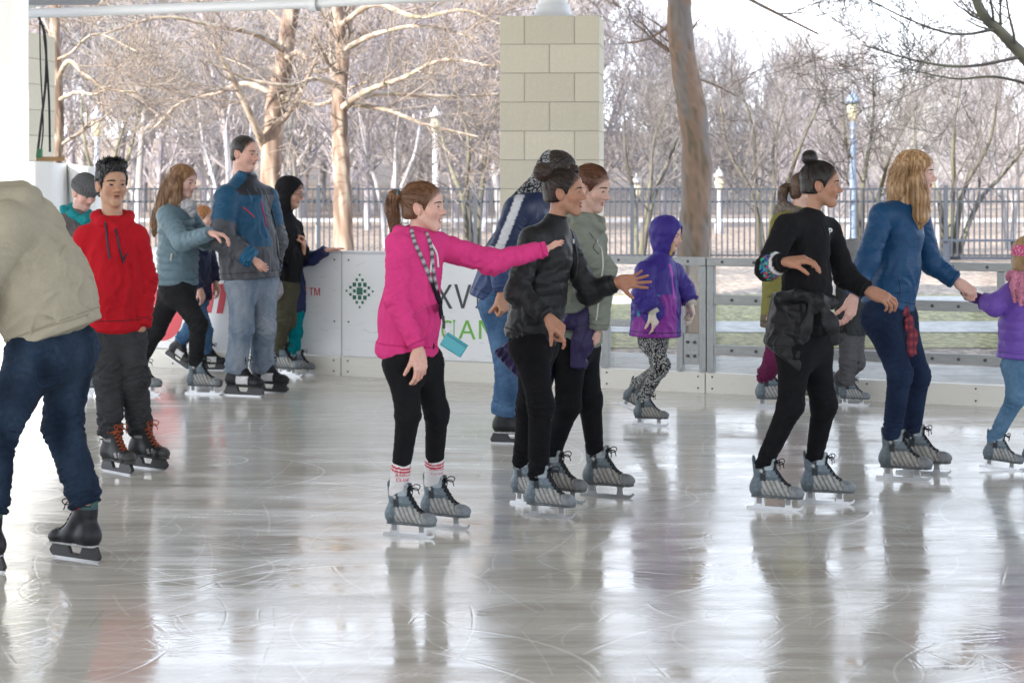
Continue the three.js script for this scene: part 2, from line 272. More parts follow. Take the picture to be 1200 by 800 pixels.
{ // roof edge tubes between the pillar heads
  const d = unit(sub(pl1, pl0)), a = add(pl0, mul(d, -9)), b = add(pl1, mul(d, 1.2)), z = -0.25;
  const T = (y, r, off, a2 = a, b2 = b) => tube([[a2[0], y, a2[2] + z + off], [b2[0], y, b2[2] + z + off]], r, 14);
  const g = thing('edge_truss', [0, 0, 0], 'white tubular truss along the roof edge, top of the picture', 'truss');
  const L = mix(pl0, pl1, 0.40);
  part('truss_tube', tube([[L[0], 3.115, L[2] + z], [pl1[0] - 0.1, 3.10, pl1[2] + z + 0.02]], 0.046, 14), STEEL_W, g);
  part('truss_tube', tube([[L[0], 3.116, L[2] + z], [pl0[0] + 3, 3.20, pl0[2] + 1.45 + z]], 0.044, 14), STEEL_W, g);
  const fl = add(mix(pl0, pl1, 0.40), [0, 3.115, z]); part('flange', tube([add(fl, mul(d, -0.035)), add(fl, mul(d, 0.035))], 0.075, 16), STEEL_W, g);
  part('truss_tube', tube([[pl1[0] - 0.6, 3.16, pl1[2] + z - 0.5], [pl1[0] + 1.6, 3.42, pl1[2] + z - 0.4]], 0.05, 12), STEEL_W, g);
  const gp = new THREE.Shape(); gp.moveTo(-0.1, 0); gp.lineTo(0.75, 0); gp.lineTo(0.9, 0.14); gp.lineTo(-0.1, 0.16); gp.closePath(); const ge = new THREE.ExtrudeGeometry(gp, { depth: 0.05, bevelEnabled: false }); ge.translate(pl1[0] + 0.25, 3.19, pl1[2] - 0.1); part('gusset_plate', ge, std({ color: rgb(0.3, 0.31, 0.33), roughness: 0.6 }), g);
  // cables on the far pillar
  const k = std({ color: rgb(0.015, 0.016, 0.017), roughness: 0.6 }), cab = (pts, r) => { const m = part(numbered('cable'), tube(spline(pts.map(([x, y]) => at(x, y, 20.85)), 24), r, 6), k, scene); return m; };
  tag(cab([[45, 20], [52, 40], [53, 95], [48, 140], [43, 184]], 0.012), 'black cable looping down the far pillar, thickest one', 'cable', 'cables on the pillar');
  tag(cab([[46, 22], [47, 80], [50, 150], [47, 183]], 0.007), 'thin black cable straight down the far pillar', 'cable', 'cables on the pillar');
  tag(cab([[50, 30], [54, 70], [57, 120], [58, 178]], 0.011), 'black cable hanging at the edge of the far pillar', 'cable', 'cables on the pillar');
  const bx = thing('outlet_board', at(59, 186, 20.8), 'small brown board with plugs under the hanging cables', 'board'); part('board', box(0.26, 0.04, 0.06), std({ color: rgb(0.25, 0.15, 0.07), roughness: 0.8 }), bx); part('plug', box(0.05, 0.09, 0.05, -0.1, 0.05, 0.02, 0.01), std({ color: rgb(0.03, 0.13, 0.06), roughness: 0.6 }), bx);
}
// ---------------------------------------------------------------- white tarpaulin and wind screen at the left
{
  const tarp = phy({ color: rgb(0.84, 0.84, 0.82), roughness: 0.55, side: THREE.DoubleSide });
  const sheet = (pts, y0, y1, t, name, label) => { // a hanging sheet of thickness t along a plan curve
    const c = spline(pts.map(([x, z]) => [x, 0, z]), 60), P = [], I = [], ny = 10;
    for (const s of [1, -1]) for (let i = 0; i < c.length; i++) { const T = unit(sub(c[min(c.length - 1, i + 1)], c[max(0, i - 1)])), n = [-T[2], 0, T[0]]; for (let j = 0; j <= ny; j++) { const v = j / ny, k = 0.012 * N3(i * 0.35, v * 2.2, 3); P.push(c[i][0] + n[0] * (s * t / 2 + k), lerp(y0, y1(c[i][0]), v), c[i][2] + n[2] * (s * t / 2 + k)); } }
    const m = c.length * (ny + 1); for (let s = 0; s < 2; s++) for (let i = 0; i < c.length - 1; i++) for (let j = 0; j < ny; j++) { const a = s * m + i * (ny + 1) + j, b = a + ny + 1; s ? I.push(a, a + 1, b, b, a + 1, b + 1) : I.push(a, b, a + 1, b, b + 1, a + 1); }
    for (let i = 0; i < c.length - 1; i++) { const a = i * (ny + 1) + ny, b = a + ny + 1; I.push(a, b, a + m, b, b + m, a + m); } for (const e of [0, c.length - 1]) for (let j = 0; j < ny; j++) { const a = e * (ny + 1) + j; e ? I.push(a, a + 1, a + m, a + 1, a + 1 + m, a + m) : I.push(a, a + m, a + 1, a + 1, a + m, a + 1 + m); }
    const g = new THREE.BufferGeometry(); g.setAttribute('position', new THREE.Float32BufferAttribute(P, 3)); g.setIndex(I); g.computeVertexNormals(); return tag(part(name, g, tarp, scene), label, name.replace(/_/g, ' '));
  };
  const e = at(33, 199, 20.3);
  sheet([[e[0], e[2]], [e[0] - 1.2, e[2] + 0.06], [e[0] - 3, e[2] - 0.1], [e[0] - 6, e[2]]], 0, () => 4.4, 0.012, 'tarpaulin', 'tall sunlit white tarpaulin hanging beside the far pillar');
  const q = (px, d) => { const p = at(px, 199, d); return [p[0], p[2]]; };
  sheet([q(-160, 19.2), q(-40, 19.5), q(40, 19.7), q(64, 19.9), q(71, 20.15), q(80, 20.35), q(86, 20.2), q(112, 20.3), q(118, 20.6), q(116, 21.4)], 0, (x) => 1.675 - 0.05 * sstep(-4.3, -3.7, x), 0.03, 'wind_screen', 'low curved white screen behind the woman in the knitted hat');
}
// ---------------------------------------------------------------- boards
const BOARD_H = 0.97, KICK = 0.15;
{
  const scuffed = (base, n, k) => { const c = document.createElement('canvas'), W = 1024, H = 512; c.width = W; c.height = H; const x = c.getContext('2d'); x.fillStyle = base; x.fillRect(0, 0, W, H); for (let i = 0; i < n; i++) { const a = rr(0.05, k), px = rr(0, W), py = H * Math.pow(rnd(), 0.7), l = rr(2, 46), t = rr(-0.5, 0.5); x.strokeStyle = rnd() < 0.7 ? `rgba(40,40,46,${a})` : `rgba(120,108,90,${a})`; x.lineWidth = rr(0.5, 2.2); x.beginPath(); x.moveTo(px, py); x.lineTo(px + l * cos(t), py + l * sin(t)); x.stroke(); } for (let i = 0; i < n / 3; i++) { x.fillStyle = `rgba(30,30,34,${rr(0.1, k)})`; x.fillRect(rr(0, W), H * Math.pow(rnd(), 0.6), rr(1, 4), rr(1, 3)); } const t = new THREE.CanvasTexture(c); t.colorSpace = THREE.SRGBColorSpace; t.magFilter = THREE.LinearFilter; return t; };
  const white = std({ map: scuffed('#e9ebee', 150, 0.3), roughness: 0.35 }), kickM = std({ map: scuffed('#e2dfd6', 240, 0.4), roughness: 0.4 }), cap = std({ color: rgb(0.62, 0.64, 0.68), roughness: 0.4 }), dark = std({ color: rgb(0.06, 0.06, 0.06), roughness: 0.5 });
  const g = boardGroup('rink_boards', 'white rink boards with red and green lettering', 'boards');
  const bolt = new THREE.CylinderGeometry(0.007, 0.007, 0.006, 8).rotateX(PI / 2), end = uOf(703) - 0.005;
  const seams = [-9.6, -7.2, -4.8, -2.4, 0, end], panels = [];
  for (let i = 0; i < seams.length - 1; i++) {
    const a = seams[i] + 0.004, b = seams[i + 1] - 0.004, w = b - a, p = part('panel', box(w, BOARD_H - KICK - 0.024, 0.05, (a + b) / 2, KICK + (BOARD_H - KICK - 0.024) / 2 + 0.004, -0.03, 0.004), white, g); panels.push(p);
    part('kick_plate', box(w, KICK, 0.06, (a + b) / 2, KICK / 2 - 0.004, -0.024, 0.004), kickM, g);
    part('cap_rail', box(w, 0.022, 0.085, (a + b) / 2, BOARD_H - 0.011, -0.04, 0.004), cap, g);
    for (const y of [0.035, 0.118, BOARD_H - 0.07, 0.42]) for (let k = 0; k < 2; k++) { const m = part('bolt', bolt, dark, g); m.position.set(lerp(a + 0.06, b - 0.06, k), y, y < KICK ? 0.008 : -0.003); }
    for (let k = 1; k < 3; k++) for (const y of [0.035, 0.118]) { const m = part('bolt', bolt, dark, g); m.position.set(lerp(a + 0.06, b - 0.06, k / 3), y, 0.008); }
  }
  const hOf = (px, py) => { const p = bw(uOf(px), 0), d = -p[2]; return CAM_H - (py - HORIZON) / F * d; };
  const RED = std({ color: rgb(0.62, 0.06, 0.085), roughness: 0.5 }), TXT = std({ color: rgb(0.05, 0.055, 0.065), roughness: 0.5 }), GRN = std({ color: rgb(0.16, 0.46, 0.06), roughness: 0.5 }), DGR = std({ color: rgb(0.015, 0.13, 0.085), roughness: 0.5 });
  const letter = (ch, x0, x1, yb, yt, mat, font, slant = 0, panel) => { const t = new TextGeometry(ch, { font, size: 1, depth: 0.003, curveSegments: 5 }); t.computeBoundingBox(); const b = t.boundingBox, u0 = uOf(x0), u1 = uOf(x1), h0 = hOf(x0, yb), h1 = hOf(x0, yt); t.translate(-b.min.x, -b.min.y, 0); t.scale((u1 - u0) / (b.max.x - b.min.x), (h1 - h0) / (b.max.y - b.min.y), 1); if (slant) t.applyMatrix4(new THREE.Matrix4().set(1, slant, 0, 0, 0, 1, 0, 0, 0, 0, 1, 0, 0, 0, 0, 1)); t.translate(u0, h0, -0.0045); part('letter', t, mat, panel ?? g); };
  const pA = panels[3], pB = panels[4];
  letter('T', 234, 254, 366, 332, RED, FONT_SANS_B, 0.22, pA); letter('N', 253, 286, 367, 332, RED, FONT_SANS_B, 0.22, pA); letter('E', 332, 352, 370, 335, RED, FONT_SANS_B, 0.22, pA); letter('TM', 362, 374.5, 346, 337, RED, FONT_SANS, 0, pA);
  { const c = new THREE.CylinderGeometry(0.21, 0.21, 0.003, 40).rotateX(PI / 2), m = part('red_disc', c, RED, pA); m.position.set(uOf(188), hOf(188, 369), -0.003); const w = part('white_bar', box(0.4, 0.03, 0.002, uOf(204), hOf(204, 361), -0.0005), white, pA); }
  letter('X', 509.5, 530, 361, 333, TXT, FONT_SANS, 0, pB); letter('V', 532, 552, 361, 333, TXT, FONT_SANS, 0, pB); letter('I', 557, 562, 361, 333, TXT, FONT_SANS, 0, pB);
  [['C', 517, 529], ['I', 530.5, 533], ['A', 537, 557], ['N', 561, 577], ['S', 580, 592]].forEach(([c, a, b]) => letter(c, a, b, 397, 375, GRN, FONT_SANS, 0, pB));
  // diamond of green squares
  const cu = uOf(421), cy = hOf(421, 341), sq = [[0, 0, 0.052]];
  for (const [i, j, s] of [[0, 1, 0.03], [0, -1, 0.03], [1, 0, 0.024], [-1, 0, 0.024], [1, 1, 0.03], [-1, 1, 0.03], [1, -1, 0.03], [-1, -1, 0.03], [0.55, 1.75, 0.02], [-0.55, 1.75, 0.02], [0.55, -1.75, 0.02], [-0.55, -1.75, 0.02], [1.75, 0.55, 0.02], [1.75, -0.55, 0.02], [-1.75, 0.55, 0.02], [-1.75, -0.55, 0.02], [0, 2.5, 0.015], [0, -2.5, 0.015], [2.5, 0, 0.015], [-2.5, 0, 0.015]]) sq.push([i * 0.047, j * 0.05, s]);
  for (const [x, y, s] of sq) part('logo_square', box(s, s * 1.08, 0.003, cu + x, cy + y, -0.0032), DGR, pB);

  // ---------------------------------------------------------------- open railing at the right: galvanised frames with clear panes
  const galv = std({ map: mottle([0.61, 0.62, 0.62], 0.10, 16, 256), roughness: 0.5, metalness: 0.35 }), pane = phy({ color: rgb(0.97, 0.98, 0.98), roughness: 0.03, transmission: 1, thickness: 0, ior: 1.35, side: THREE.DoubleSide });
  const r = boardGroup('rink_railing', 'galvanised steel railing with clear panes on a white kick plate', 'railing');
  const ks = [end + 0.01, uOf(827), uOf(827) + 2.4, uOf(827) + 4.8, uOf(827) + 7.2];
  const bar = (name, u0, u1, y0, y1, dz = 0, th = 0.05) => part(name, box(u1 - u0, y1 - y0, th, (u0 + u1) / 2, (y0 + y1) / 2, -0.04 + dz, 0.003), galv, r);
  const holes = (u0, u1, y, n) => { for (let i = 0; i < n; i++) { const m = part('bolt', new THREE.CylinderGeometry(0.012, 0.012, 0.01, 8).rotateX(PI / 2), dark, r); m.position.set(lerp(u0, u1, (i + 0.5) / n), y, -0.014); } };
  for (let i = 0; i < ks.length - 1; i++) {
    const a = ks[i] + 0.004, b = ks[i + 1] - 0.004;
    part('kick_plate', box(b - a, KICK, 0.06, (a + b) / 2, KICK / 2 - 0.004, -0.024, 0.004), kickM, r);
    const nb = max(2, Math.round((b - a) / 0.42)); for (let k = 0; k <= nb; k++) for (const y of [0.035, 0.118]) { const m = part('bolt', bolt, dark, r); m.position.set(lerp(a + 0.05, b - 0.05, k / nb), y, 0.008); }
    bar('top_rail', a, b, BOARD_H - 0.058, BOARD_H, 0, 0.06); bar('post', a, a + 0.052, KICK, BOARD_H - 0.06); bar('post', b - 0.052, b, KICK, BOARD_H - 0.06);
    holes(a, b, BOARD_H - 0.029, max(3, Math.round((b - a) * 4)));
    part('clear_pane', box(b - a - 0.1, BOARD_H - KICK - 0.06, 0.008, (a + b) / 2, (KICK + BOARD_H - 0.06) / 2, -0.075), pane, r);
    if (i === 0) { bar('rail', a + 0.054, a + 0.5, 0.455, 0.505); const l = uOf(792); bar('post', l, l + 0.05, KICK, BOARD_H - 0.06); bar('latch_plate', l + 0.052, b - 0.054, 0.2, 0.42, 0.01, 0.02); holes(l + 0.06, b - 0.06, 0.36, 2); holes(l + 0.06, b - 0.06, 0.26, 2); }
    else { bar('rail', a + 0.054, b - 0.054, 0.635, 0.705); bar('rail', a + 0.054, b - 0.054, 0.275, 0.345); holes(a + 0.1, b - 0.1, 0.67, 12); holes(a + 0.1, b - 0.1, 0.31, 12);
      if (i === 1) { const m = uOf(1042); bar('post', m, m + 0.05, KICK, 0.274); const m2 = uOf(1168); bar('post', m2, m2 + 0.05, 0.706, BOARD_H - 0.06); } }
  }
}
// ---------------------------------------------------------------- bare trees
const BARK = { plane: [[0.40, 0.33, 0.265], [0.23, 0.17, 0.13], [0.22, 0.19, 0.12]], trunk: [[0.25, 0.17, 0.125], [0.14, 0.095, 0.07], [0.38, 0.31, 0.24]], thorn: [[0.13, 0.115, 0.105], [0.18, 0.16, 0.145], [0.10, 0.085, 0.08]], twig: [[0.27, 0.215, 0.175], [0.20, 0.155, 0.125], [0.34, 0.28, 0.22]], brown: [[0.30, 0.205, 0.15], [0.25, 0.215, 0.195], [0.19, 0.15, 0.105]], dark: [[0.10, 0.088, 0.07], [0.15, 0.14, 0.09], [0.08, 0.07, 0.06]], grey: [[0.345, 0.325, 0.325], [0.26, 0.245, 0.245], [0.42, 0.395, 0.39]] };
const barkMat = std({ vertexColors: true, roughness: 0.95 });
function bark(g, pal, f = 5, st = 0.55) { const P = g.attributes.position, n = P.count, C = new Float32Array(n * 3); for (let i = 0; i < n; i++) { const x = P.getX(i), y = P.getY(i), z = P.getZ(i), a = N3(x * f, y * f * st, z * f), b = N3(x * f * 2.7 + 9, y * f * st * 2.4, z * f * 2.7); C.set(mul(a > 0.18 ? pal[1] : b > 0.3 ? pal[2] : pal[0], 1 + 0.18 * N3(x * 23, y * 9, z * 23)), i * 3); } g.setAttribute('color', new THREE.BufferAttribute(C, 3)); return g; }
const wander = (p, dir, L, n, wig, up) => { const out = [p]; let d = unit(dir), q = p; for (let i = 0; i < n; i++) { d = unit([d[0] + rr(-wig, wig), d[1] + rr(-wig, wig) + up, d[2] + rr(-wig, wig)]); q = add(q, mul(d, L / n)); out.push(q); } return out; };
// side branches of a path, level after level, into lists of tubes
function sprout(path, r0, level, o, out) {
  const n = path.length, cnt = o.count[level] ?? 0; if (!cnt) return;
  for (let i = 0; i < cnt; i++) {
    const t = rr(o.from?.[level] ?? 0.3, 1), k = min(n - 2, Math.floor(t * (n - 1))), p = mix(path[k], path[k + 1], t * (n - 1) - k), ax = unit(sub(path[k + 1], path[k]));
    let s = unit([rr(-1, 1), rr(-0.5, 1), rr(-1, 1)]); s = unit(sub(s, mul(ax, dot(s, ax)))); const sp = rr(...(o.spread ?? [0.5, 1.1]));
    const dir = unit(add(mul(ax, cos(sp)), mul(s, sin(sp)))), L = o.len[level] * rr(0.55, 1.2) * (1.15 - 0.5 * t), r = max(o.thin ?? 0.0025, r0 * (1 - 0.7 * t) * rr(0.45, 0.7));
    const q = wander(p, dir, L, level >= 2 ? 2 : level === 1 ? 4 : 5, o.wig ?? 0.22, o.up ?? 0.05);
    (out[min(level, 2)] ??= []).push(tube(q, (a) => lerp(r, max(o.thin ?? 0.0025, r * 0.3), a), level === 0 ? 6 : 3));
    sprout(q, r, level + 1, o, out);
  }
}
function tree(name, base, stems, o, label, group) {
  const g = thing(name, base, label, 'tree', group), out = [];
  stems.forEach(([pts, r], i) => { const loc = spline(pts.map((p) => sub(p, base)), o.seg ?? 14).map((p, k) => k ? add(p, [0, 0, 0].map(() => rr(-1, 1) * r[0] * (o.jit ?? 0.10))) : p), R = (t) => lerp(r[0], r[1], t) * (1 + 0.07 * N3(t * 8, i, 3) + (o.knob ?? 0) * N3(t * 40, i, 9)) * (i === 0 && o.flare ? 1 + o.flare * sstep(0.1, 0, t) : 1);
    part(i === 0 ? 'trunk' : 'limb', bark(tube(loc, R, o.sides ?? 12), i === 0 ? o.palT ?? o.pal : o.pal, o.f ?? 5, o.st), barkMat, g); sprout(loc, lerp(r[0], r[1], 0.6), 0, o, out); });
  const all = out.filter(Boolean).flat(); if (all.length) part('crown', bark(merge(all), o.pal2 ?? o.pal, 3), barkMat, g);
  return g;
}
const W3 = (x, y, d) => at(x, y, d);
{
  // plane tree behind the tall man
  let d = 33; let b = at(318, 0, d); b[1] = -0.08;
  tree('plane_tree', b, [[[b, W3(317, 250, d), W3(318, 180, d), W3(321, 130, d), W3(330, 85, d), W3(337, 40, d), W3(345, -20, d), W3(352, -80, d)], [0.185, 0.10]],
    [[W3(309, 172, d), W3(300, 150, d - 0.3), W3(284, 115, d - 0.6), W3(264, 76, d - 0.9), W3(250, 50, d - 1)], [0.07, 0.03]],
    [[W3(322, 112, d), W3(350, 118, d - 0.5), W3(378, 122, d - 0.9), W3(400, 108, d - 1.2), W3(430, 96, d - 1.6)], [0.04, 0.015]],
    [[W3(330, 70, d), W3(352, 62, d - 0.4), W3(372, 84, d - 0.6), W3(402, 72, d - 1)], [0.045, 0.02]],
    [[W3(322, 110, d), W3(285, 98, d + 0.4), W3(250, 110, d + 0.6), W3(215, 118, d + 0.6), W3(180, 150, d + 0.7)], [0.045, 0.015]],
    [[W3(334, 60, d), W3(300, 40, d - 0.6), W3(250, 30, d - 1.2), W3(190, 20, d - 1.5), W3(120, 40, d - 1.7)], [0.05, 0.015]]],
    { pal: BARK.plane, pal2: BARK.twig, palT: BARK.trunk, f: 7, st: 0.3, seg: 34, jit: 0.05, sides: 20, knob: 0.025, count: [9, 6, 5], len: [1.7, 0.8, 0.35], from: [0.35, 0.2, 0.2], wig: 0.22, up: 0.03, flare: 0.3, thin: 0.004 }, 'pale plane tree with a low side limb behind the tall man', 'plane trees behind the boards');
  // plane tree right of it
  d = 31; b = at(402, 0, d); b[1] = -0.08;
  tree('plane_tree', b, [[[b, W3(402, 260, d), W3(400, 200, d), W3(398, 150, d), W3(397, 118, d), W3(402, 70, d), W3(396, 10, d), W3(400, -70, d)], [0.145, 0.075]],
    [[W3(398, 128, d), W3(430, 106, d - 0.6), W3(470, 92, d - 1.1), W3(520, 70, d - 1.5), W3(580, 78, d - 1.9)], [0.048, 0.016]],
    [[W3(398, 128, d), W3(440, 110, d + 0.4), W3(500, 112, d + 0.6), W3(560, 112, d + 0.8), W3(600, 108, d + 1)], [0.04, 0.014]],
    [[W3(398, 120, d), W3(450, 128, d - 0.3), W3(500, 146, d - 0.4), W3(560, 160, d - 0.4)], [0.042, 0.014]],
    [[W3(399, 100, d), W3(370, 92, d - 0.5), W3(340, 100, d - 1), W3(290, 92, d - 1.2), W3(240, 70, d - 1.5)], [0.04, 0.014]],
    [[W3(400, 60, d), W3(440, 40, d - 0.5), W3(500, 30, d - 0.9), W3(560, 46, d - 1.2)], [0.045, 0.014]],
    [[W3(398, 30, d), W3(440, 5, d - 0.8), W3(490, 20, d - 1.2), W3(545, 12, d - 1.6), W3(590, 30, d - 1.7)], [0.045, 0.014]]],
    { pal: BARK.plane, pal2: BARK.twig, palT: BARK.trunk, f: 7, st: 0.3, seg: 34, jit: 0.05, sides: 20, knob: 0.025, count: [9, 6, 5], len: [1.6, 0.75, 0.33], from: [0.3, 0.2, 0.2], wig: 0.24, up: 0.02, flare: 0.25, thin: 0.004 }, 'pale plane tree with long level branches left of the middle pillar', 'plane trees behind the boards');
  // brown trunk behind the child in purple
  d = 21.9; b = at(812, 0, d); b[1] = -0.08;
  tree('brown_tree', b, [[[b, W3(813, 300, d), W3(815, 250, d), W3(817, 200, d), W3(814, 150, d), W3(808, 110, d), W3(801, 70, d), W3(797, 30, d), W3(797, -30, d), W3(805, -120, d)], [0.165, 0.115]],
    [[W3(798, -30, d), W3(840, -20, d - 0.4), W3(900, 10, d - 0.8), W3(960, 40, d - 1)], [0.03, 0.008]], [[W3(797, 20, d), W3(760, 45, d + 0.5), W3(720, 52, d + 1)], [0.02, 0.006]], [[W3(812, 90, d), W3(840, 100, d + 0.5), W3(862, 112, d + 0.8)], [0.014, 0.006]]],
    { pal: BARK.brown, f: 6, st: 0.16, seg: 60, sides: 28, jit: 0.02, knob: 0.03, count: [5, 6, 4], len: [1.3, 0.6, 0.3], from: [0.55, 0.2, 0.2], wig: 0.25, up: 0.05, flare: 0.12, thin: 0.003 }, 'thick red-brown trunk leaning slightly behind the child in purple');
  // tree behind the far pillar
  d = 26; b = at(62, 0, d); b[1] = -0.08;
  tree('plane_tree', b, [[[b, W3(64, 200, d), W3(67, 150, d), W3(66, 100, d), W3(64, 40, d), W3(66, -40, d)], [0.085, 0.06]],
    [[W3(66, 95, d), W3(80, 72, d - 0.3), W3(100, 88, d - 0.6), W3(125, 104, d - 0.8), W3(160, 108, d - 0.9)], [0.035, 0.012]], [[W3(66, 118, d), W3(90, 108, d - 0.3), W3(112, 110, d - 0.5), W3(130, 100, d - 0.6)], [0.025, 0.01]], [[W3(66, 70, d), W3(82, 62, d - 0.3), W3(110, 40, d - 0.5), W3(160, 60, d - 0.8)], [0.02, 0.008]]],
    { pal: BARK.plane, pal2: BARK.twig, palT: BARK.trunk, f: 7, st: 0.3, seg: 34, jit: 0.05, sides: 20, knob: 0.025, count: [8, 6, 4], len: [1.1, 0.6, 0.3], from: [0.3, 0.2, 0.2], wig: 0.25, up: 0.02, thin: 0.003 }, 'slim tree beside the far pillar with bright crooked branches', 'plane trees behind the boards');
  // branch of a tree standing outside the picture at the right
  d = 24; b = [8.4, -0.08, -25];
  tree('brown_tree', b, [[[b, [8.3, 2, -25], [8.1, 4, -24.8], [7.9, 6, -24.6]], [0.2, 0.13]], [[[8.2, 2.4, -25], W3(1260, 120, d), W3(1200, 66, d), W3(1172, 36, d), W3(1150, 14, d), W3(1138, -20, d)], [0.085, 0.04]], [[W3(1200, 66, d), W3(1130, 78, d - 0.3), W3(1070, 70, d - 0.6), W3(1010, 52, d - 0.8)], [0.02, 0.006]], [[W3(1170, 34, d), W3(1120, 40, d - 0.2), W3(1060, 20, d - 0.5), W3(1000, -10, d - 0.8)], [0.018, 0.006]], [[W3(1240, 110, d), W3(1170, 90, d + 0.3), W3(1120, 92, d + 0.5), W3(1060, 80, d + 0.7)], [0.02, 0.006]]],
    { pal: BARK.dark, count: [8, 6, 5], len: [1.3, 0.6, 0.3], from: [0.3, 0.2, 0.2], wig: 0.25, up: 0.02, thin: 0.003 }, 'dark mossy branch reaching in at the upper right corner');
  // small many-stemmed trees along the fence
  const multi = (x, y, d, stems, h, label, pal = BARK.dark) => {
    const b = at(x, y, d); b[1] = -0.08; const st = [];
    stems.forEach(([dx, top, bend]) => { const a = [b[0] + dx * 0.06, b[1], b[2]], m1 = at(x + dx * 14 + bend * 5, lerp(y, top, 0.4), d + rr(-0.6, 0.6)), m2 = at(x + dx * 30, lerp(y, top, 0.7), d + rr(-1, 1)), e = at(x + dx * 44 + bend * 12, top, d + rr(-1.2, 1.2)); st.push([[a, m1, m2, e], [0.06, 0.016]]); });
    tree('fence_tree', b, st, { pal, sides: 8, pal2: BARK.thorn, count: [8, 7, 4], len: [h, h * 0.5, h * 0.26], from: [0.22, 0.15, 0.1], wig: 0.26, up: 0.10, thin: 0.0042 }, label, 'small trees along the fence');
  };
  multi(898, 300, 42, [[-1.5, 120, 1], [-0.5, 90, -1], [0.3, 110, 1], [1.5, 100, 0.5]], 2.2, 'many stemmed small tree behind the girl in black');
  multi(1008, 300, 44, [[-0.6, 90, 0.5], [0.5, 80, -0.5], [1.3, 120, 1]], 2.1, 'small dark tree beside the tall lamp post');
  multi(1112, 300, 41, [[-1.2, 130, 1], [0.2, 90, 0.6], [1.6, 110, -1], [2.4, 150, 0]], 2.3, 'crooked spreading tree behind the woman in blue');
  multi(748, 300, 42, [[-0.5, 130, 0.5], [0.6, 110, 1], [1.2, 140, 0]], 2.0, 'slender tree between the pillar and the brown trunk');
  multi(555, 300, 41.2, [[-1.0, 140, 0.3], [0.5, 120, 0.5], [-0.2, 110, -1]], 1.9, 'forked tree by the fence post left of the pillar');
  multi(120, 300, 43, [[-0.7, 110, 0.4], [0.5, 130, 0.7], [1.1, 120, -0.4]], 2.1, 'forked mossy tree above the boy in red', [[0.14, 0.13, 0.08], [0.2, 0.19, 0.11], [0.12, 0.1, 0.08]]);
  multi(262, 300, 46, [[-0.8, 110, 0.3], [0.1, 90, 0.7], [0.9, 120, -0.4]], 2.2, 'thin stemmed tree left of the tall man', BARK.grey);
  multi(455, 300, 47, [[-0.9, 120, 0.3], [0.3, 100, 0.7], [1.0, 130, -0.4]], 2.2, 'thin stemmed tree above the girl in pink', BARK.grey);
  multi(1185, 300, 46, [[-0.9, 110, 0.3], [0.3, 90, 0.7]], 2.2, 'thin stemmed tree near the right edge', BARK.grey);
}
// the wood behind: too many trees to count
{
  const proto = [0, 1, 2].map((q) => {
    const out = [], stem = wander([0, 0, 0], [rr(-0.1, 0.1), 1, rr(-0.1, 0.1)], 6.6, 8, 0.10, 0.12), list = [tube(stem, (t) => lerp(0.11, 0.03, t), 6)];
    sprout(stem, 0.09, 0, { count: [17, 9, 6], len: [3.0, 1.5, 0.75], from: [0.12, 0.12, 0.1], wig: 0.24, up: 0.13, thin: 0.008, spread: [0.4, 1.0] }, out); list.push(...out.filter(Boolean).flat());
    return bark(merge(list), BARK.grey, 2);
  });
  const g = new THREE.Group(); g.name = 'wood'; scene.add(g); tag(g, 'hazy wood of bare grey trees filling the background', 'wood', null, 'stuff');
  proto.forEach((geo, q) => {
    const n = 52, m = new THREE.InstancedMesh(geo, barkMat, n), M4 = new THREE.Matrix4(), Q = new THREE.Quaternion(), c = new THREE.Color();
    m.name = 'bare_trees'; m.userData.kind = 'stuff';
    for (let i = 0; i < n; i++) { const d = 52 + 75 * Math.pow((i + rnd()) / n, 0.85), px = rr(-120, 1320), x = (px - 600) / F * d, right = sstep(640, 860, px), s = rr(0.85, 1.2) * (d / 72) * lerp(1.18, 0.56, right); Q.setFromAxisAngle(new THREE.Vector3(0, 1, 0), rr(0, 6.3)); M4.compose(new THREE.Vector3(x, -0.1 + 5.2 * sstep(80, 200, d) * 0.6, -d), Q, new THREE.Vector3(s * rr(0.9, 1.2), s, s * rr(0.9, 1.2))); m.setMatrixAt(i, M4); const k = rr(0.8, 1.25); m.setColorAt(i, c.setRGB(k, k * rr(0.94, 1.0), k * rr(0.93, 1.02))); }
    m.castShadow = m.receiveShadow = true; g.add(m);
  });
}
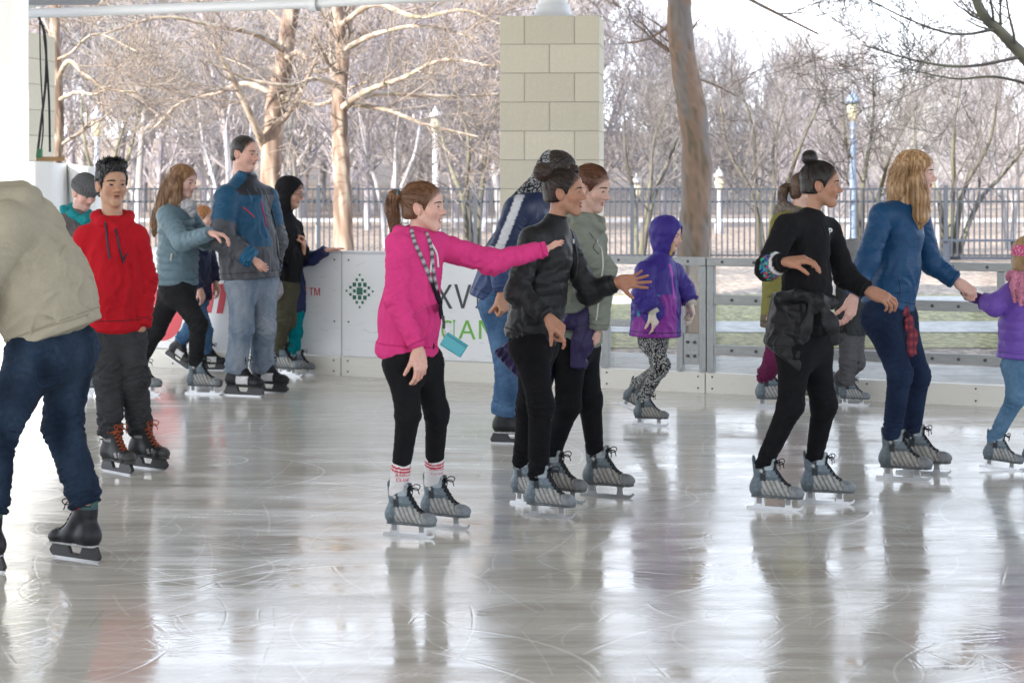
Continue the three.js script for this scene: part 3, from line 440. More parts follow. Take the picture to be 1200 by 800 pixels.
// ---------------------------------------------------------------- fence, barrier, lamps, bench
{
  const steel = std({ color: rgb(0.038, 0.045, 0.056), roughness: 0.7 }), d = 40, y0 = -0.06, top = CAM_H - (220 - HORIZON) / F * d, lo = 0.06;
  const g = thing('picket_fence', [0, y0, -d], 'long blue-grey steel picket fence before the wood', 'fence'), step = 2.83, x0 = (557 - 600) / F * d;
  for (let i = -4; i < 5; i++) {
    const xa = x0 + i * step, xb = xa + step;
    part('post', box(0.07, top - y0 + 0.05, 0.07, xa, (top - y0 + 0.05) / 2, 0), steel, g);
    for (const y of [top - y0 - 0.02, top - y0 - 0.25, lo + 0.06]) part('rail', box(step - 0.075, 0.034, 0.036, (xa + xb) / 2, y, 0), steel, g);
    const list = []; for (let k = 1; k < 28; k++) list.push(box(0.025, top - y0 - lo - 0.03, 0.025, xa + k * step / 28, (top - y0 + lo) / 2 + 0.01, 0.03)); part('pickets', merge(list), steel, g).userData.kind = 'stuff';
  }
  const pale = std({ color: rgb(0.42, 0.42, 0.42), roughness: 0.5 }), d2 = 50, h = thing('road_barrier', [0, -0.06, -d2], 'pale two-rail barrier beyond the picket fence', 'barrier');
  const Y = (py) => CAM_H - (py - HORIZON) / F * d2 + 0.06;
  for (const y of [Y(258), Y(288)]) part('rail', box(24, 0.075, 0.08, 0, y, 0), pale, h);
  for (let i = -6; i <= 6; i++) part('post', box(0.07, Y(258), 0.1, i * 2 - 0.4, Y(258) / 2, -0.1), pale, h);
  // lamp posts
  const lampMetal = std({ color: rgb(0.22, 0.28, 0.37), roughness: 0.5 }), glass = phy({ color: rgb(0.85, 0.8, 0.62), roughness: 0.3, transmission: 0.5, thickness: 0 });
  const lamp = (x, ytop, d, w, label, m = lampMetal) => { const b = at(x, 0, d), H = CAM_H - (ytop - HORIZON) / F * d + 0.06, l = thing('lamp_post', [b[0], -0.06, -d], label, 'lamp post', 'park lamp posts'), V2 = (a) => a.map((q) => new THREE.Vector2(...q));
    part('pole', new THREE.LatheGeometry(V2([[0, 0], [w * 2, 0], [w * 2, 0.25], [w * 1.2, 0.32], [w, 0.4], [w * 0.8, H - 0.75], [0, H - 0.75]]), 14), m, l);
    part('lantern', new THREE.LatheGeometry(V2([[0, H - 0.75], [0.05, H - 0.75], [0.1, H - 0.66], [0.125, H - 0.5], [0.1, H - 0.4], [0, H - 0.4]]), 14), glass, l);
    part('cap', new THREE.LatheGeometry(V2([[0, H - 0.4], [0.15, H - 0.4], [0.13, H - 0.32], [0.06, H - 0.22], [0.02, H - 0.18], [0.012, H - 0.1], [0, H - 0.1]]), 14), m, l); };
  lamp(1000, 97, 43, 0.07, 'tall blue-grey lamp post with round lantern right of centre'); lamp(510, 118, 52, 0.075, 'pale lamp post behind the girl in pink', std({ color: rgb(0.7, 0.72, 0.75), roughness: 0.5 })); lamp(113, 118, 46, 0.07, 'lamp post above the boy in red', std({ color: rgb(0.55, 0.6, 0.7), roughness: 0.5 })); lamp(843, 190, 58, 0.06, 'short far lamp post right of the brown trunk', std({ color: rgb(0.4, 0.4, 0.42), roughness: 0.5 })); lamp(746, 198, 60, 0.06, 'short far lamp post between pillar and brown trunk', std({ color: rgb(0.4, 0.4, 0.42), roughness: 0.5 }));
  // bench by the fence
  const wood = std({ color: rgb(0.03, 0.038, 0.055), roughness: 0.7 }), bp = at(1146, 0, 39), bn = thing('park_bench', [bp[0], -0.06, -39], 'low dark slatted bench by the fence at the right', 'bench');
  for (let i = 0; i < 4; i++) part('seat_slat', box(1.35, 0.03, 0.09, 0, 0.43, 0.12 + i * 0.105), wood, bn);
  part('stretcher', box(1.14, 0.05, 0.04, 0, 0.12, 0.27), wood, bn); for (const s of [-0.6, 0.6]) { part('leg', box(0.05, 0.415, 0.4, s, 0.2075, 0.27), wood, bn);  }
}

// ---------------------------------------------------------------- people: materials
const M = {
  skin: phy({ vertexColors: true, roughness: 0.48, specularIntensity: 0.6, sheen: 0.25, sheenRoughness: 0.5, sheenColor: rgb(0.5, 0.25, 0.18) }),
  hair: phy({ vertexColors: true, roughness: 0.42, specularIntensity: 0.8 }),
  cloth: phy({ vertexColors: true, color: rgb(0.88, 0.88, 0.88), roughness: 0.95, sheen: 0.1, sheenRoughness: 0.6, sheenColor: rgb(0.2, 0.2, 0.2), specularIntensity: 0.35 }),
  nylon: phy({ vertexColors: true, color: rgb(0.8, 0.8, 0.8), roughness: 0.5, specularIntensity: 0.55 }),
  boot: phy({ vertexColors: true, roughness: 0.46, specularIntensity: 0.6 }),
  lace: std({ vertexColors: true, roughness: 0.9 }),
  blade: std({ color: rgb(0.44, 0.45, 0.46), roughness: 0.28, metalness: 1 }),
  holder: std({ vertexColors: true, roughness: 0.4 }),
  small: std({ vertexColors: true, roughness: 0.5 }),
  shiny: phy({ vertexColors: true, roughness: 0.25, clearcoat: 0.4 }),
};
// basis [left, up, forward] of a head, trunk or foot; yaw 0 looks at the camera, 90 to the right of the picture
function basisOf(yaw, pitch = 0, roll = 0) {
  const y = yaw * DEG, p = pitch * DEG, r = roll * DEG, f = [sin(y) * cos(p), sin(p), cos(y) * cos(p)];
  let l = unit(cross([0, 1, 0], f)), u = cross(f, l);
  const l2 = add(mul(l, cos(r)), mul(u, sin(r))), u2 = cross(f, l2);
  return [l2, u2, f];
}
const toWorld = (b, o, s) => (p) => add(o, mul(add(add(mul(b[0], p[0]), mul(b[1], p[1])), mul(b[2], p[2])), s));
const toLocal = (b, o, s) => (p) => { const q = mul(sub(p, o), 1 / s); return [dot(q, b[0]), dot(q, b[1]), dot(q, b[2])]; };

// ---------------------------------------------------------------- head, in its own axes: x left, y up, z forward, adult size
function headField(p, neck) {
  const jw = p.jaw ?? 1, no = p.nose ?? 1, lp = p.lips ?? 1, ch = p.cheek ?? 1, open = p.open ?? 0, S = [-1, 1], dy = -open * 0.5;
  const base = union([
    ell([0, 0.036, -0.014], [0.073, 0.082, 0.094]), ell([0, -0.024, 0.018], [0.058 * jw, 0.078, 0.0655]), ell([0, 0.046, 0.044], [0.054, 0.046, 0.045]),
    ...S.map((s) => cone([s * 0.043 * jw, -0.052, 0.0], [s * 0.006, -0.0905 + dy, 0.0505], 0.020, 0.0185)),
    ell([0, -0.0945 + dy, 0.0585], [0.017 * jw, 0.0135, 0.015]),
    ...S.map((s) => ell([s * 0.037, -0.026, 0.056], [0.024 * ch, 0.022, 0.022])),
    cone([0, -0.045, -0.03], neck, p.neckR ?? 0.05, (p.neckR ?? 0.05) * 1.06),
  ], 0.026);
  const brow = union(S.map((s) => cone([s * 0.014, 0.0165, 0.0815], [s * 0.043, 0.0175, 0.066], 0.0085, 0.007)), 0.01);
  const sock = union(S.map((s) => ell([s * 0.031, 0.0005, 0.0935], [0.019, 0.0105, 0.0125])), 0.004);
  const ball = union(S.map((s) => ell([s * 0.0315, 0.0, 0.071], [0.0155, 0.0105, 0.0125])), 0.004);
  const nose = union([cone([0, 0.008, 0.082], [0, -0.026, 0.0975 + 0.004 * no], 0.0072, 0.0092 * no), ell([0, -0.0285, 0.097 + 0.004 * no], [0.0102 * no, 0.0086, 0.0102]), ...S.map((s) => ell([s * 0.0115 * no, -0.0325, 0.0895], [0.0078, 0.0068, 0.0105]))], 0.011);
  const upper = union([ell([0.0065, -0.0555, 0.0795], [0.0145, 0.0048 * lp, 0.0088]), ell([-0.0065, -0.0555, 0.0795], [0.0145, 0.0048 * lp, 0.0088])], 0.004);
  const lower = ell([0, -0.0665 + dy * 1.6, 0.0772], [0.0175, 0.0056 * lp, 0.0086]);
  const gap = open ? ell([0, -0.0610 + dy * 0.8, 0.090], [0.0150, 0.0012 + open * 0.42, 0.016]) : null;
  const ears = S.map((s) => { const m = [unit([1, 0, s * 0.35]), unit([0, 1, -0.22]), [0, 0, 0]]; m[2] = cross(m[0], m[1]); const e = ell([s * 0.0765, -0.006, -0.014], [0.0085, 0.032, 0.0185], m), c = ell([s * 0.0865, -0.003, -0.0095], [0.0085, 0.0205, 0.0105], m); return (x, y, z) => smax(e(x, y, z), -c(x, y, z), 0.005); });
  const f = (x, y, z) => {
    let d = base(x, y, z);
    if (d > 0.06 || d < -0.05) return d;
    if (z > 0.03) {
      d = smin(d, brow(x, y, z), 0.012); d = smax(d, -sock(x, y, z), 0.011); d = smin(d, ball(x, y, z), 0.006);
      d = smin(d, nose(x, y, z), 0.015); d = smin(d, upper(x, y, z), 0.007); d = smin(d, lower(x, y, z), 0.007);
      if (gap) d = smax(d, -gap(x, y, z), 0.004);
    }
    d = smin(d, ears[0](x, y, z), 0.008); return smin(d, ears[1](x, y, z), 0.008);
  };
  f.upper = upper; f.lower = lower; f.gap = gap; return f;
}
function headGeo(p, neck, h) {
  const f = headField(p, neck), sk = p.skin, lip = p.lip ?? [sk[0] * 0.84, sk[1] * 0.66, sk[2] * 0.66], flush = [sk[0] * 1.02, sk[1] * 0.82, sk[2] * 0.8];
  const tint = p.scalp, edge = tint ? ell([0, -0.052 + (p.line ?? 0), 0.096], [0.11, 0.118, 0.09]) : null;
  const col = (x, y, z) => {
    let c = sk, v = 1 + 0.07 * N3(x * 75, y * 75, z * 75) + 0.07 * N3(x * 22 + 5, y * 22, z * 22);
    const cheek = clamp(1 - ((abs(x) - 0.04) ** 2 + (y + 0.026) ** 2) / 0.0011) * (z > 0.02 ? 1 : 0); c = mix(c, flush, 0.6 * cheek);
    if (z > 0.1) c = mix(c, flush, 0.4);
    if (abs(x) > 0.075 && abs(y) < 0.05) c = mix(c, flush, 0.6);
    if (z > 0.058) { const l = min(f.upper(x, y, z), f.lower(x, y, z)); c = mix(c, lip, sstep(0.0035, 0.001, l)); if (f.gap && f.gap(x, y, z) < 0.0016 && z < 0.085) c = [0.16, 0.05, 0.045]; else if (!f.gap && abs(x) < 0.018 && abs(y + 0.0608) < 0.0018) c = mul(lip, 0.45); }
    if (tint) { const e = edge(x, y, z), w = sstep(-0.013, 0.002, e + 0.006 * N3(x * 140, y * 140, z * 140)); if (w > 0 && y > 0.012 && abs(x) < 0.071) c = mix(c, tint, 0.8 * w * sstep(0.012, 0.035, y)); }
    if (p.beard && y < -0.03 && z > 0.0) c = mix(c, p.beard, 0.3 * sstep(-0.035, -0.06, y));
    return mul(c, v);
  };
  const lo = [-0.1, max(-0.2, min(-0.17, neck[1])) , -0.13], hi = [0.1, 0.13, 0.13]; lo[2] = min(lo[2], neck[2] - 0.07); hi[2] = max(hi[2], neck[2] + 0.07);
  lo[0] = min(lo[0], neck[0] - 0.07); hi[0] = max(hi[0], neck[0] + 0.07);
  const list = [mesh(f, lo, hi, h, col)];
  const patch = (nu, nv, place, colour, lift) => {
    const P = [], C = [], I = [], Nn = [];
    for (let j = 0; j <= nv; j++) for (let i = 0; i <= nu; i++) {
      const u = i / nu * 2 - 1, v = j / nv * 2 - 1, [x, y] = place(u, v), q = hit(f, [x, y, 0.14], [0, 0, -1]), n = gradOf(f, ...q, 0.002);
      P.push(...add(q, mul(n, lift))); Nn.push(...n); C.push(...colour(u, v, x, y));
    }
    for (let j = 0; j < nv; j++) for (let i = 0; i < nu; i++) { const a = j * (nu + 1) + i, b = a + 1, c = a + nu + 1; I.push(a, b, c, b, c + 1, c); }
    const g = new THREE.BufferGeometry(); g.setAttribute('position', new THREE.Float32BufferAttribute(P, 3)); g.setAttribute('normal', new THREE.Float32BufferAttribute(Nn, 3)); g.setAttribute('color', new THREE.Float32BufferAttribute(C, 3)); g.setIndex(I); return g;
  };
  const iris = p.iris ?? [0.07, 0.035, 0.02], bc = p.brow ?? [0.05, 0.03, 0.02], [gx, gy] = p.gaze ?? [0, 0], lid = p.lid ?? 1;
  for (const s of [-1, 1]) {
    const cx = s * 0.0315;
    list.push(patch(18, 10, (u, v) => { const a = Math.pow(max(0, 1 - u * u), 0.7); return [cx + u * 0.0142, 0.0004 + (v > 0 ? 0.0056 * lid : 0.0042) * v * a + s * u * 0.0012]; }, (u, v, x, y) => {
      const r = sqrt((x - cx - gx) ** 2 + (y - 0.0008 - gy) ** 2);
      if (v > 0.5) return mul(bc, 0.3); if (v < -0.8) return mul(sk, 0.5);
      return r < 0.003 ? [0.008, 0.008, 0.008] : r < 0.0068 ? iris : [0.27, 0.235, 0.22];
    }, 0.0007));
    list.push(patch(14, 4, (u, v) => [s * 0.0325 + u * 0.0205 * s, 0.0205 + 0.0032 * (1 - u * u) - 0.0012 * u + v * 0.0026 * (1.05 - 0.5 * sstep(0, 1, u)) * (p.browK ?? 1)], (u, v) => mix(sk, bc, 0.62 - 0.3 * abs(v)), 0.0009));
  }
  return { geo: merge(list), field: f };
}
// ---------------------------------------------------------------- hair: a cap over the skull and whatever is added in head axes
function hairGeo(o, h) {
  const T = o.thick ?? 0.009, top = o.top ?? 0;
  const list = [ell([0, 0.037, -0.015], [0.073 + T, 0.083 + T + top, 0.094 + T])];
  if (o.nape !== false) list.push(ell([0, -0.022, -0.05], [0.060 + T, 0.062, 0.052 + T]));
  let cap = union(list, 0.02);
  const face = o.face ?? ell([0, -0.052 + (o.line ?? 0), 0.096], [0.11, 0.118, 0.09]), ear = o.ears === false ? null : union([-1, 1].map((s) => ell([s * 0.082, -0.02, -0.006], [0.024, 0.045, 0.029])), 0.01);
  const low = o.low ?? -0.075, more = o.add ?? [];
  const flow = o.flow ?? [0, 0.06, -0.12], kind = o.kind ?? 'pull';
  const streak = (x, y, z) => {
    if (kind === 'fall') return N3(x * 90, y * 4, z * 90);
    if (kind === 'tuft') return N3(x * 70, y * 40, z * 70);
    if (kind === 'curl') return 0.7 * N3(x * 150, y * 150, z * 150) + 0.5 * N3(x * 60, y * 60, z * 60);
    const q = unit([x - flow[0], y - flow[1], z - flow[2]]); return N3(q[0] * 17, q[1] * 17, q[2] * 17) * 0.8 + 0.4 * N3(q[0] * 40, q[1] * 40, q[2] * 40);
  };
  const A = o.amp ?? 0.0016;
  const f = (x, y, z) => {
    let d = cap(x, y, z); d = smax(d, -face(x, y, z), 0.012); if (ear) d = smax(d, -ear(x, y, z), 0.01); d = smax(d, low - y + 0.25 * max(0, z), 0.01);
    for (const g of more) d = smin(d, g(x, y, z), o.k ?? 0.015);
    if (d < 0.02 && d > -0.03) d -= A * streak(x, y, z);
    return d;
  };
  const col = (x, y, z) => mul(mix(o.color, o.color2 ?? o.color, clamp(0.5 + 0.9 * N3(x * 40, y * 5, z * 40))), 0.8 + 0.35 * (streak(x, y, z) * 0.5 + 0.5));
  const [lo, hi] = o.box ?? [[-0.12, -0.12, -0.16], [0.12, 0.17, 0.13]];
  const shell = mesh(f, lo, hi, h, col); if (!o.comb) return shell;
  const L = [];
  for (let i = 0; i < o.comb * 1.6; i++) { // fine hairs combed over the cap, some starting on the skin before the hairline
    const edge = i >= o.comb, a = edge ? rr(-1.7, 1.7) : rr(0, 2 * PI), e = rr(-0.25, 1.35), dir = [cos(e) * sin(a), sin(e), cos(e) * cos(a)]; let q = hit(f, add([0, 0.02, -0.01], mul(dir, 0.2)), mul(dir, -1), 0.3); if (q.miss || len(sub(q, flow)) < 0.03) continue; if (edge && abs(face(...q)) > 0.016) continue;
    const line = [], to = kind === 'fall' ? [q[0] * 1.25, -0.14, q[2] - 0.03] : flow, st = len(sub(to, q)) * (edge ? rr(0.25, 0.5) : rr(0.5, 0.95)) / 7, up = rnd() < 0.12 ? rr(0.003, 0.008) : 0.0012; if (edge) q = sub(q, mul(unit(sub(to, q)), rr(0.004, 0.014)));
    for (let k = 0; k < 8; k++) { const gr = gradOf(f, ...q, 0.004), d = clamp(f(...q), -0.01, 0.01); q = sub(q, mul(gr, edge && k < 3 ? d * 0.25 : d - 0.0012)); line.push(add(q, mul(gr, up * sin(PI * k / 7)))); let s = unit(sub(to, q)); s = sub(s, mul(gr, dot(s, gr))); q = add(q, mul(unit(s), st)); }
    L.push(tube(line, (t) => (edge ? 0.0009 : 0.0013) * (1 - 0.6 * abs(t - 0.4)), 3, mul(mix(o.color, o.color2 ?? o.color, rnd()), rr(0.7, 1.7))));
  }
  return L.length ? merge([shell, ...L]) : shell;
}
// loose strands following a lock: pts and radii in person axes
function strands(pts, radii, n, r, color, color2, o = {}) {
  const path = spline(pts, 14), m = path.length, list = [];
  for (let i = 0; i < n; i++) {
    const a = rr(0, 2 * PI), q = Math.pow(rnd(), 0.4) * (o.out ?? 1.02), w = rr(0.003, o.wave ?? 0.008), ph = rr(0, 6), t0 = rr(0, o.start ?? 0.1), t1 = 1 - rr(0, o.end ?? 0.15), line = [];
    for (let k = 0; k <= 8; k++) {
      const t = lerp(t0, t1, k / 8) * (m - 1), j = min(m - 2, Math.floor(t)), p = mix(path[j], path[j + 1], t - j), T = unit(sub(path[j + 1], path[j])), rt = t / (m - 1) * (radii.length - 1), jr = min(radii.length - 2, Math.floor(rt)), R = lerp(radii[jr], radii[jr + 1], rt - jr) * q;
      let u = unit(cross(T, o.ref ?? [0.2, 0.1, 1])), v = cross(T, u);
      const fl = o.flat ?? 1;
      line.push(add(add(p, mul(u, cos(a) * R * fl + w * sin(ph + k * 0.55))), mul(v, sin(a) * R + w * cos(ph * 2 + k * 0.5))));
    }
    list.push(tube(line, (t) => r * (0.55 + 0.45 * sin(PI * min(1, 0.15 + t))) * (1 - 0.6 * t), 3, mul(mix(color, color2, rnd()), rr(0.75, 1.2))));
  }
  return merge(list);
}
// ---------------------------------------------------------------- hand: wrist at 0, fingers along y, palm facing z, thumb on side s of x; adult size
const handCache = {};
function handGeo(pose, s, skin, h) {
  const key = pose + s + h;
  if (!handCache[key]) {
    const poses = { open: { c: [[8, 10, 6], [4, 8, 6], [8, 10, 8], [14, 14, 8]], sp: [13, 3, -7, -19], th: [52, 6, 10] }, relaxed: { c: [[22, 30, 18], [28, 36, 22], [32, 40, 24], [34, 42, 26]], sp: [4, 1, -3, -7], th: [26, 16, 24] },
      fist: { c: [[55, 85, 45], [66, 92, 50], [70, 92, 50], [72, 90, 50]], sp: [3, 0, -3, -6], th: [20, 34, 40] }, point: { c: [[20, 34, 20], [58, 80, 40], [66, 88, 46], [68, 88, 46]], sp: [3, 0, -3, -6], th: [24, 28, 30] }, flat: { c: [[6, 8, 5], [4, 6, 5], [6, 8, 5], [10, 8, 5]], sp: [5, 1, -3, -8], th: [30, 6, 8] } }[pose];
    const B = [[0.027, 0.090, 0], [0.009, 0.095, 0.002], [-0.010, 0.090, 0.001], [-0.027, 0.080, -0.002]], L = [[0.040, 0.025, 0.020], [0.045, 0.028, 0.021], [0.041, 0.026, 0.020], [0.032, 0.020, 0.018]], R = [0.0092, 0.0095, 0.009, 0.0078];
    const fingers = B.map((b, i) => {
      let p = [b[0] * s, b[1], b[2]], a = 0; const list = [], sp = poses.sp[i] * DEG * s;
      for (let k = 0; k < 3; k++) { a += poses.c[i][k] * DEG; const dir = [sin(sp) * cos(a), cos(sp) * cos(a), sin(a)], q = add(p, mul(dir, L[i][k])); list.push(cone(p, q, R[i] * (1 - 0.07 * k), R[i] * (0.94 - 0.09 * k))); p = q; }
      return union(list, 0.004);
    });
    const palm = union([...B.map((b, i) => cone([b[0] * 0.62 * s, 0.004, 0], [b[0] * s, b[1] - 0.004, b[2]], 0.0145, 0.0118)), cone([0.024 * s, 0.022, 0.006], [0.031 * s, 0.052, 0.008], 0.0165, 0.0125), cone([-0.022 * s, 0.018, 0.006], [-0.026 * s, 0.05, 0.004], 0.0145, 0.0115), cone([0, -0.05, 0], [0, 0.01, 0], 0.026, 0.023, { flat: [0, 0, 1, 1.3] })], 0.016);
    const th = poses.th, t0 = [0.027 * s, 0.026, 0.007], d1 = [sin(th[0] * DEG) * s, cos(th[0] * DEG) * cos(th[1] * DEG), sin(th[1] * DEG) * 0.9], t1 = add(t0, mul(unit(d1), 0.044)), d2 = unit([d1[0] * 0.75, d1[1], d1[2] + sin(th[2] * DEG)]), t2 = add(t1, mul(d2, 0.031)), t3 = add(t2, mul(unit([d2[0] * 0.8, d2[1], d2[2] + 0.15]), 0.024));
    const thumb = union([cone(t0, t1, 0.0145, 0.0105), cone(t1, t2, 0.0105, 0.0098), cone(t2, t3, 0.0098, 0.0078)], 0.005);
    const f = (x, y, z) => { let d = smin(palm(x, y, z), thumb(x, y, z), 0.012); let e = min(fingers[0](x, y, z), fingers[1](x, y, z), fingers[2](x, y, z), fingers[3](x, y, z)); return smin(d, e, 0.007); };
    handCache[key] = mesh(f, [-0.11, -0.06, -0.04], [0.11, 0.215, 0.115], h);
  }
  const g = handCache[key].clone(), P = g.attributes.position, n = P.count, C = new Float32Array(n * 3), fl = [skin[0] * 1.0, skin[1] * 0.8, skin[2] * 0.76];
  for (let i = 0; i < n; i++) { const x = P.getX(i), y = P.getY(i), z = P.getZ(i); C.set(mul(mix(skin, fl, clamp(0.3 + 0.5 * N3(x * 50, y * 50, z * 50) + (z > 0.008 ? 0.25 : 0))), 1 + 0.05 * N3(x * 130, y * 130, z * 130)), i * 3); }
  g.setAttribute('color', new THREE.BufferAttribute(C, 3)); return g;
}
// ---------------------------------------------------------------- ice skates: ground at y 0, toe along z, right and left alike; adult size
function makeSkate(kind) {
  const worn = kind === 'rental_worn', rental = kind === 'rental' || worn, rec = kind === 'rec';
  const foot = cone([0, 0.104, -0.078], [0, 0.090, 0.108], 0.040, 0.030, { flat: [0, 1, 0, 1.02] }), toe = ell([0, 0.091, 0.116], [0.040, 0.029, 0.046]), heel = ell([0, 0.112, -0.088], [0.036, 0.046, 0.036]);
  const shaft = cone([0, 0.118, -0.062], [0, 0.236, -0.062], 0.040, 0.046, { flat: [1, 0, 0, 1.12], cutB: 1 }), instep = cone([0, 0.112, 0.035], [0, 0.21, -0.038], 0.037, 0.038);
  const tongue = cone([0, 0.185, -0.012], [0, 0.272, 0.006], 0.026, 0.03, { flat: unit([0, -0.25, 1]).concat(2.6), cutB: 0.95 }), backtab = cone([0, 0.2, -0.098], [0, 0.258, -0.108], 0.02, 0.018, { flat: [0, 0, 1, 2.4] });
  const mouth = cone([0, 0.19, -0.055], [0, 0.30, -0.055], 0.030, 0.037), solePlate = cone([0, 0.067, -0.088], [0, 0.067, 0.122], 0.033, 0.036, { flat: [0, 1, 0, 4.2] });
  const body = union([foot, toe, heel, shaft, instep], 0.03);
  const f = (x, y, z) => {
    let d = body(x, y, z); d = smax(d, 0.066 - y, 0.01); if (rental || rec) d = smax(d, -mouth(x, y, z), 0.008);
    if (rental && abs(x) > 0.02 && y > 0.08 && y < 0.155 && z > -0.05 && z < 0.1) { const u = (z + (y - 0.1) * 0.55) / 0.0265, r = abs(u - Math.round(u)); d += 0.0018 * sstep(0.2, 0.48, r) * sstep(0.02, 0.028, abs(x)); }
    d = smin(d, tongue(x, y, z), 0.006); d = smin(d, backtab(x, y, z), 0.01); return smin(d, solePlate(x, y, z), 0.004);
  };
  const G1 = [0.095, 0.125, 0.145], G2 = [0.36, 0.355, 0.335], G3 = [0.20, 0.22, 0.235], DK = [0.035, 0.042, 0.05];
  const col = (x, y, z) => {
    const n = 1 + 0.06 * N3(x * 60, y * 60, z * 60) + 0.12 * N3(x * 25, y * 25, z * 25);
    let c;
    if (rental) {
      c = G1; const u = (z + (y - 0.1) * 0.55) / 0.0265, r = abs(u - Math.round(u)), up = y - (0.152 - 0.30 * max(0, z - 0.02));
      if (y > 0.078 && up < 0.004 && z > -0.052 && z < 0.104 && abs(x) > 0.018) c = mix(G2, [0.115, 0.13, 0.142], sstep(0.24, 0.44, r));
      if (z > 0.098) c = y > 0.112 ? G3 : [0.2, 0.22, 0.235]; if (z < -0.078 || y > 0.17) c = [0.13, 0.17, 0.2];
      if (y > 0.15 && z < -0.03 && z > -0.06 && abs(x) > 0.02) c = DK; if (y > 0.205 && z > -0.035) c = [0.30, 0.35, 0.38]; if (y < 0.075) c = [0.1, 0.115, 0.125];
      if (abs(x) < 0.017 && z > 0.0 && z < 0.085 && y > 0.115) c = DK;
      const s = sqrt((z + 0.052) ** 2 + (y - 0.2) ** 2); if (s < 0.009) c = [0.5, 0.52, 0.52];
    } else if (rec) {
      c = [0.018, 0.018, 0.02]; if (z > 0.035 && z < 0.08 && y < 0.115 && y > 0.085 && abs(x) > 0.025 && abs(((z * 30 + y * 10) % 1 + 1) % 1 - 0.5) < 0.28) c = [0.3, 0.3, 0.31]; if (y > 0.2 && z > -0.06 && z < -0.02) c = [0.35, 0.35, 0.36]; if (z > 0.13) c = [0.05, 0.05, 0.05];
      if (y > 0.165 && y < 0.18 && z < 0.0) c = [0.2, 0.2, 0.2];
    } else {
      c = [0.014, 0.014, 0.017]; if (kind === 'hockey_white' && z > -0.03 && z < 0.06 && y < 0.135 && y > 0.08 && abs(x) > 0.024) c = [0.62, 0.62, 0.63]; if (kind === 'hockey' && y > 0.222) c = z > -0.06 ? [0.35, 0.04, 0.06] : [0.04, 0.09, 0.09]; if (y < 0.072) c = kind === 'hockey' ? [0.45, 0.45, 0.45] : [0.03, 0.03, 0.03];
    }
    if (rental) { const q = N3(x * 34 + (worn ? 9 : 0), y * 50, z * 34) + 0.5 * N3(x * 120, y * 120, z * 120); c = mix(c, [0.4, 0.4, 0.39], 0.28 * sstep(0.55, 0.9, q)); c = mul(c, 1 - 0.3 * sstep(-0.5, -1, q)); if (worn) c = [c[0] * 0.86, c[1] * 0.82, c[2] * 0.78]; }
    return mul(c, n);
  };
  const boot = mesh(f, [-0.075, 0.05, -0.15], [0.075, 0.3, 0.185], 0.0052, col);
  // laces
  const lc = rec ? [0.34, 0.075, 0.025] : kind === 'hockey' ? [0.05, 0.05, 0.05] : [0.012, 0.013, 0.015], lac = [];
  const top = (x, k) => { const z = lerp(0.088, -0.012, k), y = lerp(0.128, 0.222, k); const q = hit(f, [x, y + 0.09, z + 0.09], unit([0, -1, -1]), 0.3); return add(q, [0, 0.0026, 0.0026]); };
  const rows = 6;
  for (let i = 0; i <= rows; i++) { const k = i / rows, k2 = min(1, (i + 0.85) / rows); lac.push(tube(spline([top(-0.023, k), top(-0.008, k + 0.02), top(0.008, k2), top(0.023, k2)], 5), 0.0029, 4, lc), tube(spline([top(0.023, k), top(0.008, k + 0.02), top(-0.008, k2), top(-0.023, k2)], 5), 0.0029, 4, lc)); }
  const kn = top(0, 0.98);
  for (const s of [-1, 1]) { lac.push(tube(spline([kn, add(kn, [s * 0.02, 0.016, 0.02]), add(kn, [s * 0.042, 0.006, 0.032]), add(kn, [s * 0.03, -0.012, 0.026]), kn], 14), 0.0026, 4, lc), tube(spline([kn, add(kn, [s * 0.022, -0.004, 0.026]), add(kn, [s * 0.036, -0.034, 0.03])], 8), 0.0026, 4, lc)); }
  if (rec) lac.push(tube(spline([[-0.045, 0.212, -0.02], [0, 0.222, 0.03], [0.045, 0.212, -0.02]], 10), 0.005, 5, lc));
  // blade with its posts, an outline extruded to its real thickness
  const sh = new THREE.Shape(), black = !rental;
  let posts, blade;
  const ext = (s, t, bev) => { const g = new THREE.ExtrudeGeometry(s, { depth: t, bevelEnabled: !!bev, bevelSize: bev || 0, bevelThickness: bev || 0, bevelSegments: 1, curveSegments: 8 }); g.translate(0, 0, -t / 2); g.rotateY(-PI / 2); return g; };
  if (rental) {
    const q = new THREE.Shape(); q.moveTo(-0.145, 0.004); q.lineTo(-0.142, 0.0); q.lineTo(0.125, 0.0); q.quadraticCurveTo(0.152, 0.003, 0.158, 0.024); q.lineTo(0.152, 0.029); q.quadraticCurveTo(0.146, 0.016, 0.128, 0.015); q.lineTo(0.098, 0.016);
    q.lineTo(0.094, 0.05); q.lineTo(0.108, 0.062); q.lineTo(0.05, 0.062); q.lineTo(0.066, 0.05); q.lineTo(0.06, 0.016); q.lineTo(-0.048, 0.016); q.lineTo(-0.054, 0.05); q.lineTo(-0.044, 0.062); q.lineTo(-0.11, 0.062); q.lineTo(-0.098, 0.05); q.lineTo(-0.104, 0.016); q.lineTo(-0.14, 0.013); q.closePath();
    blade = ext(q, 0.0042, 0.0006);
    posts = [[0.08, 0.078, 0.075], [-0.077, -0.077, 0.07]].map(([z, zp, w]) => paint(merge([box(0.048, 0.004, w, 0, 0.0635, z), box(0.009, 0.034, 0.026, 0, 0.0445, zp)]), [0.25, 0.25, 0.25]));
  } else {
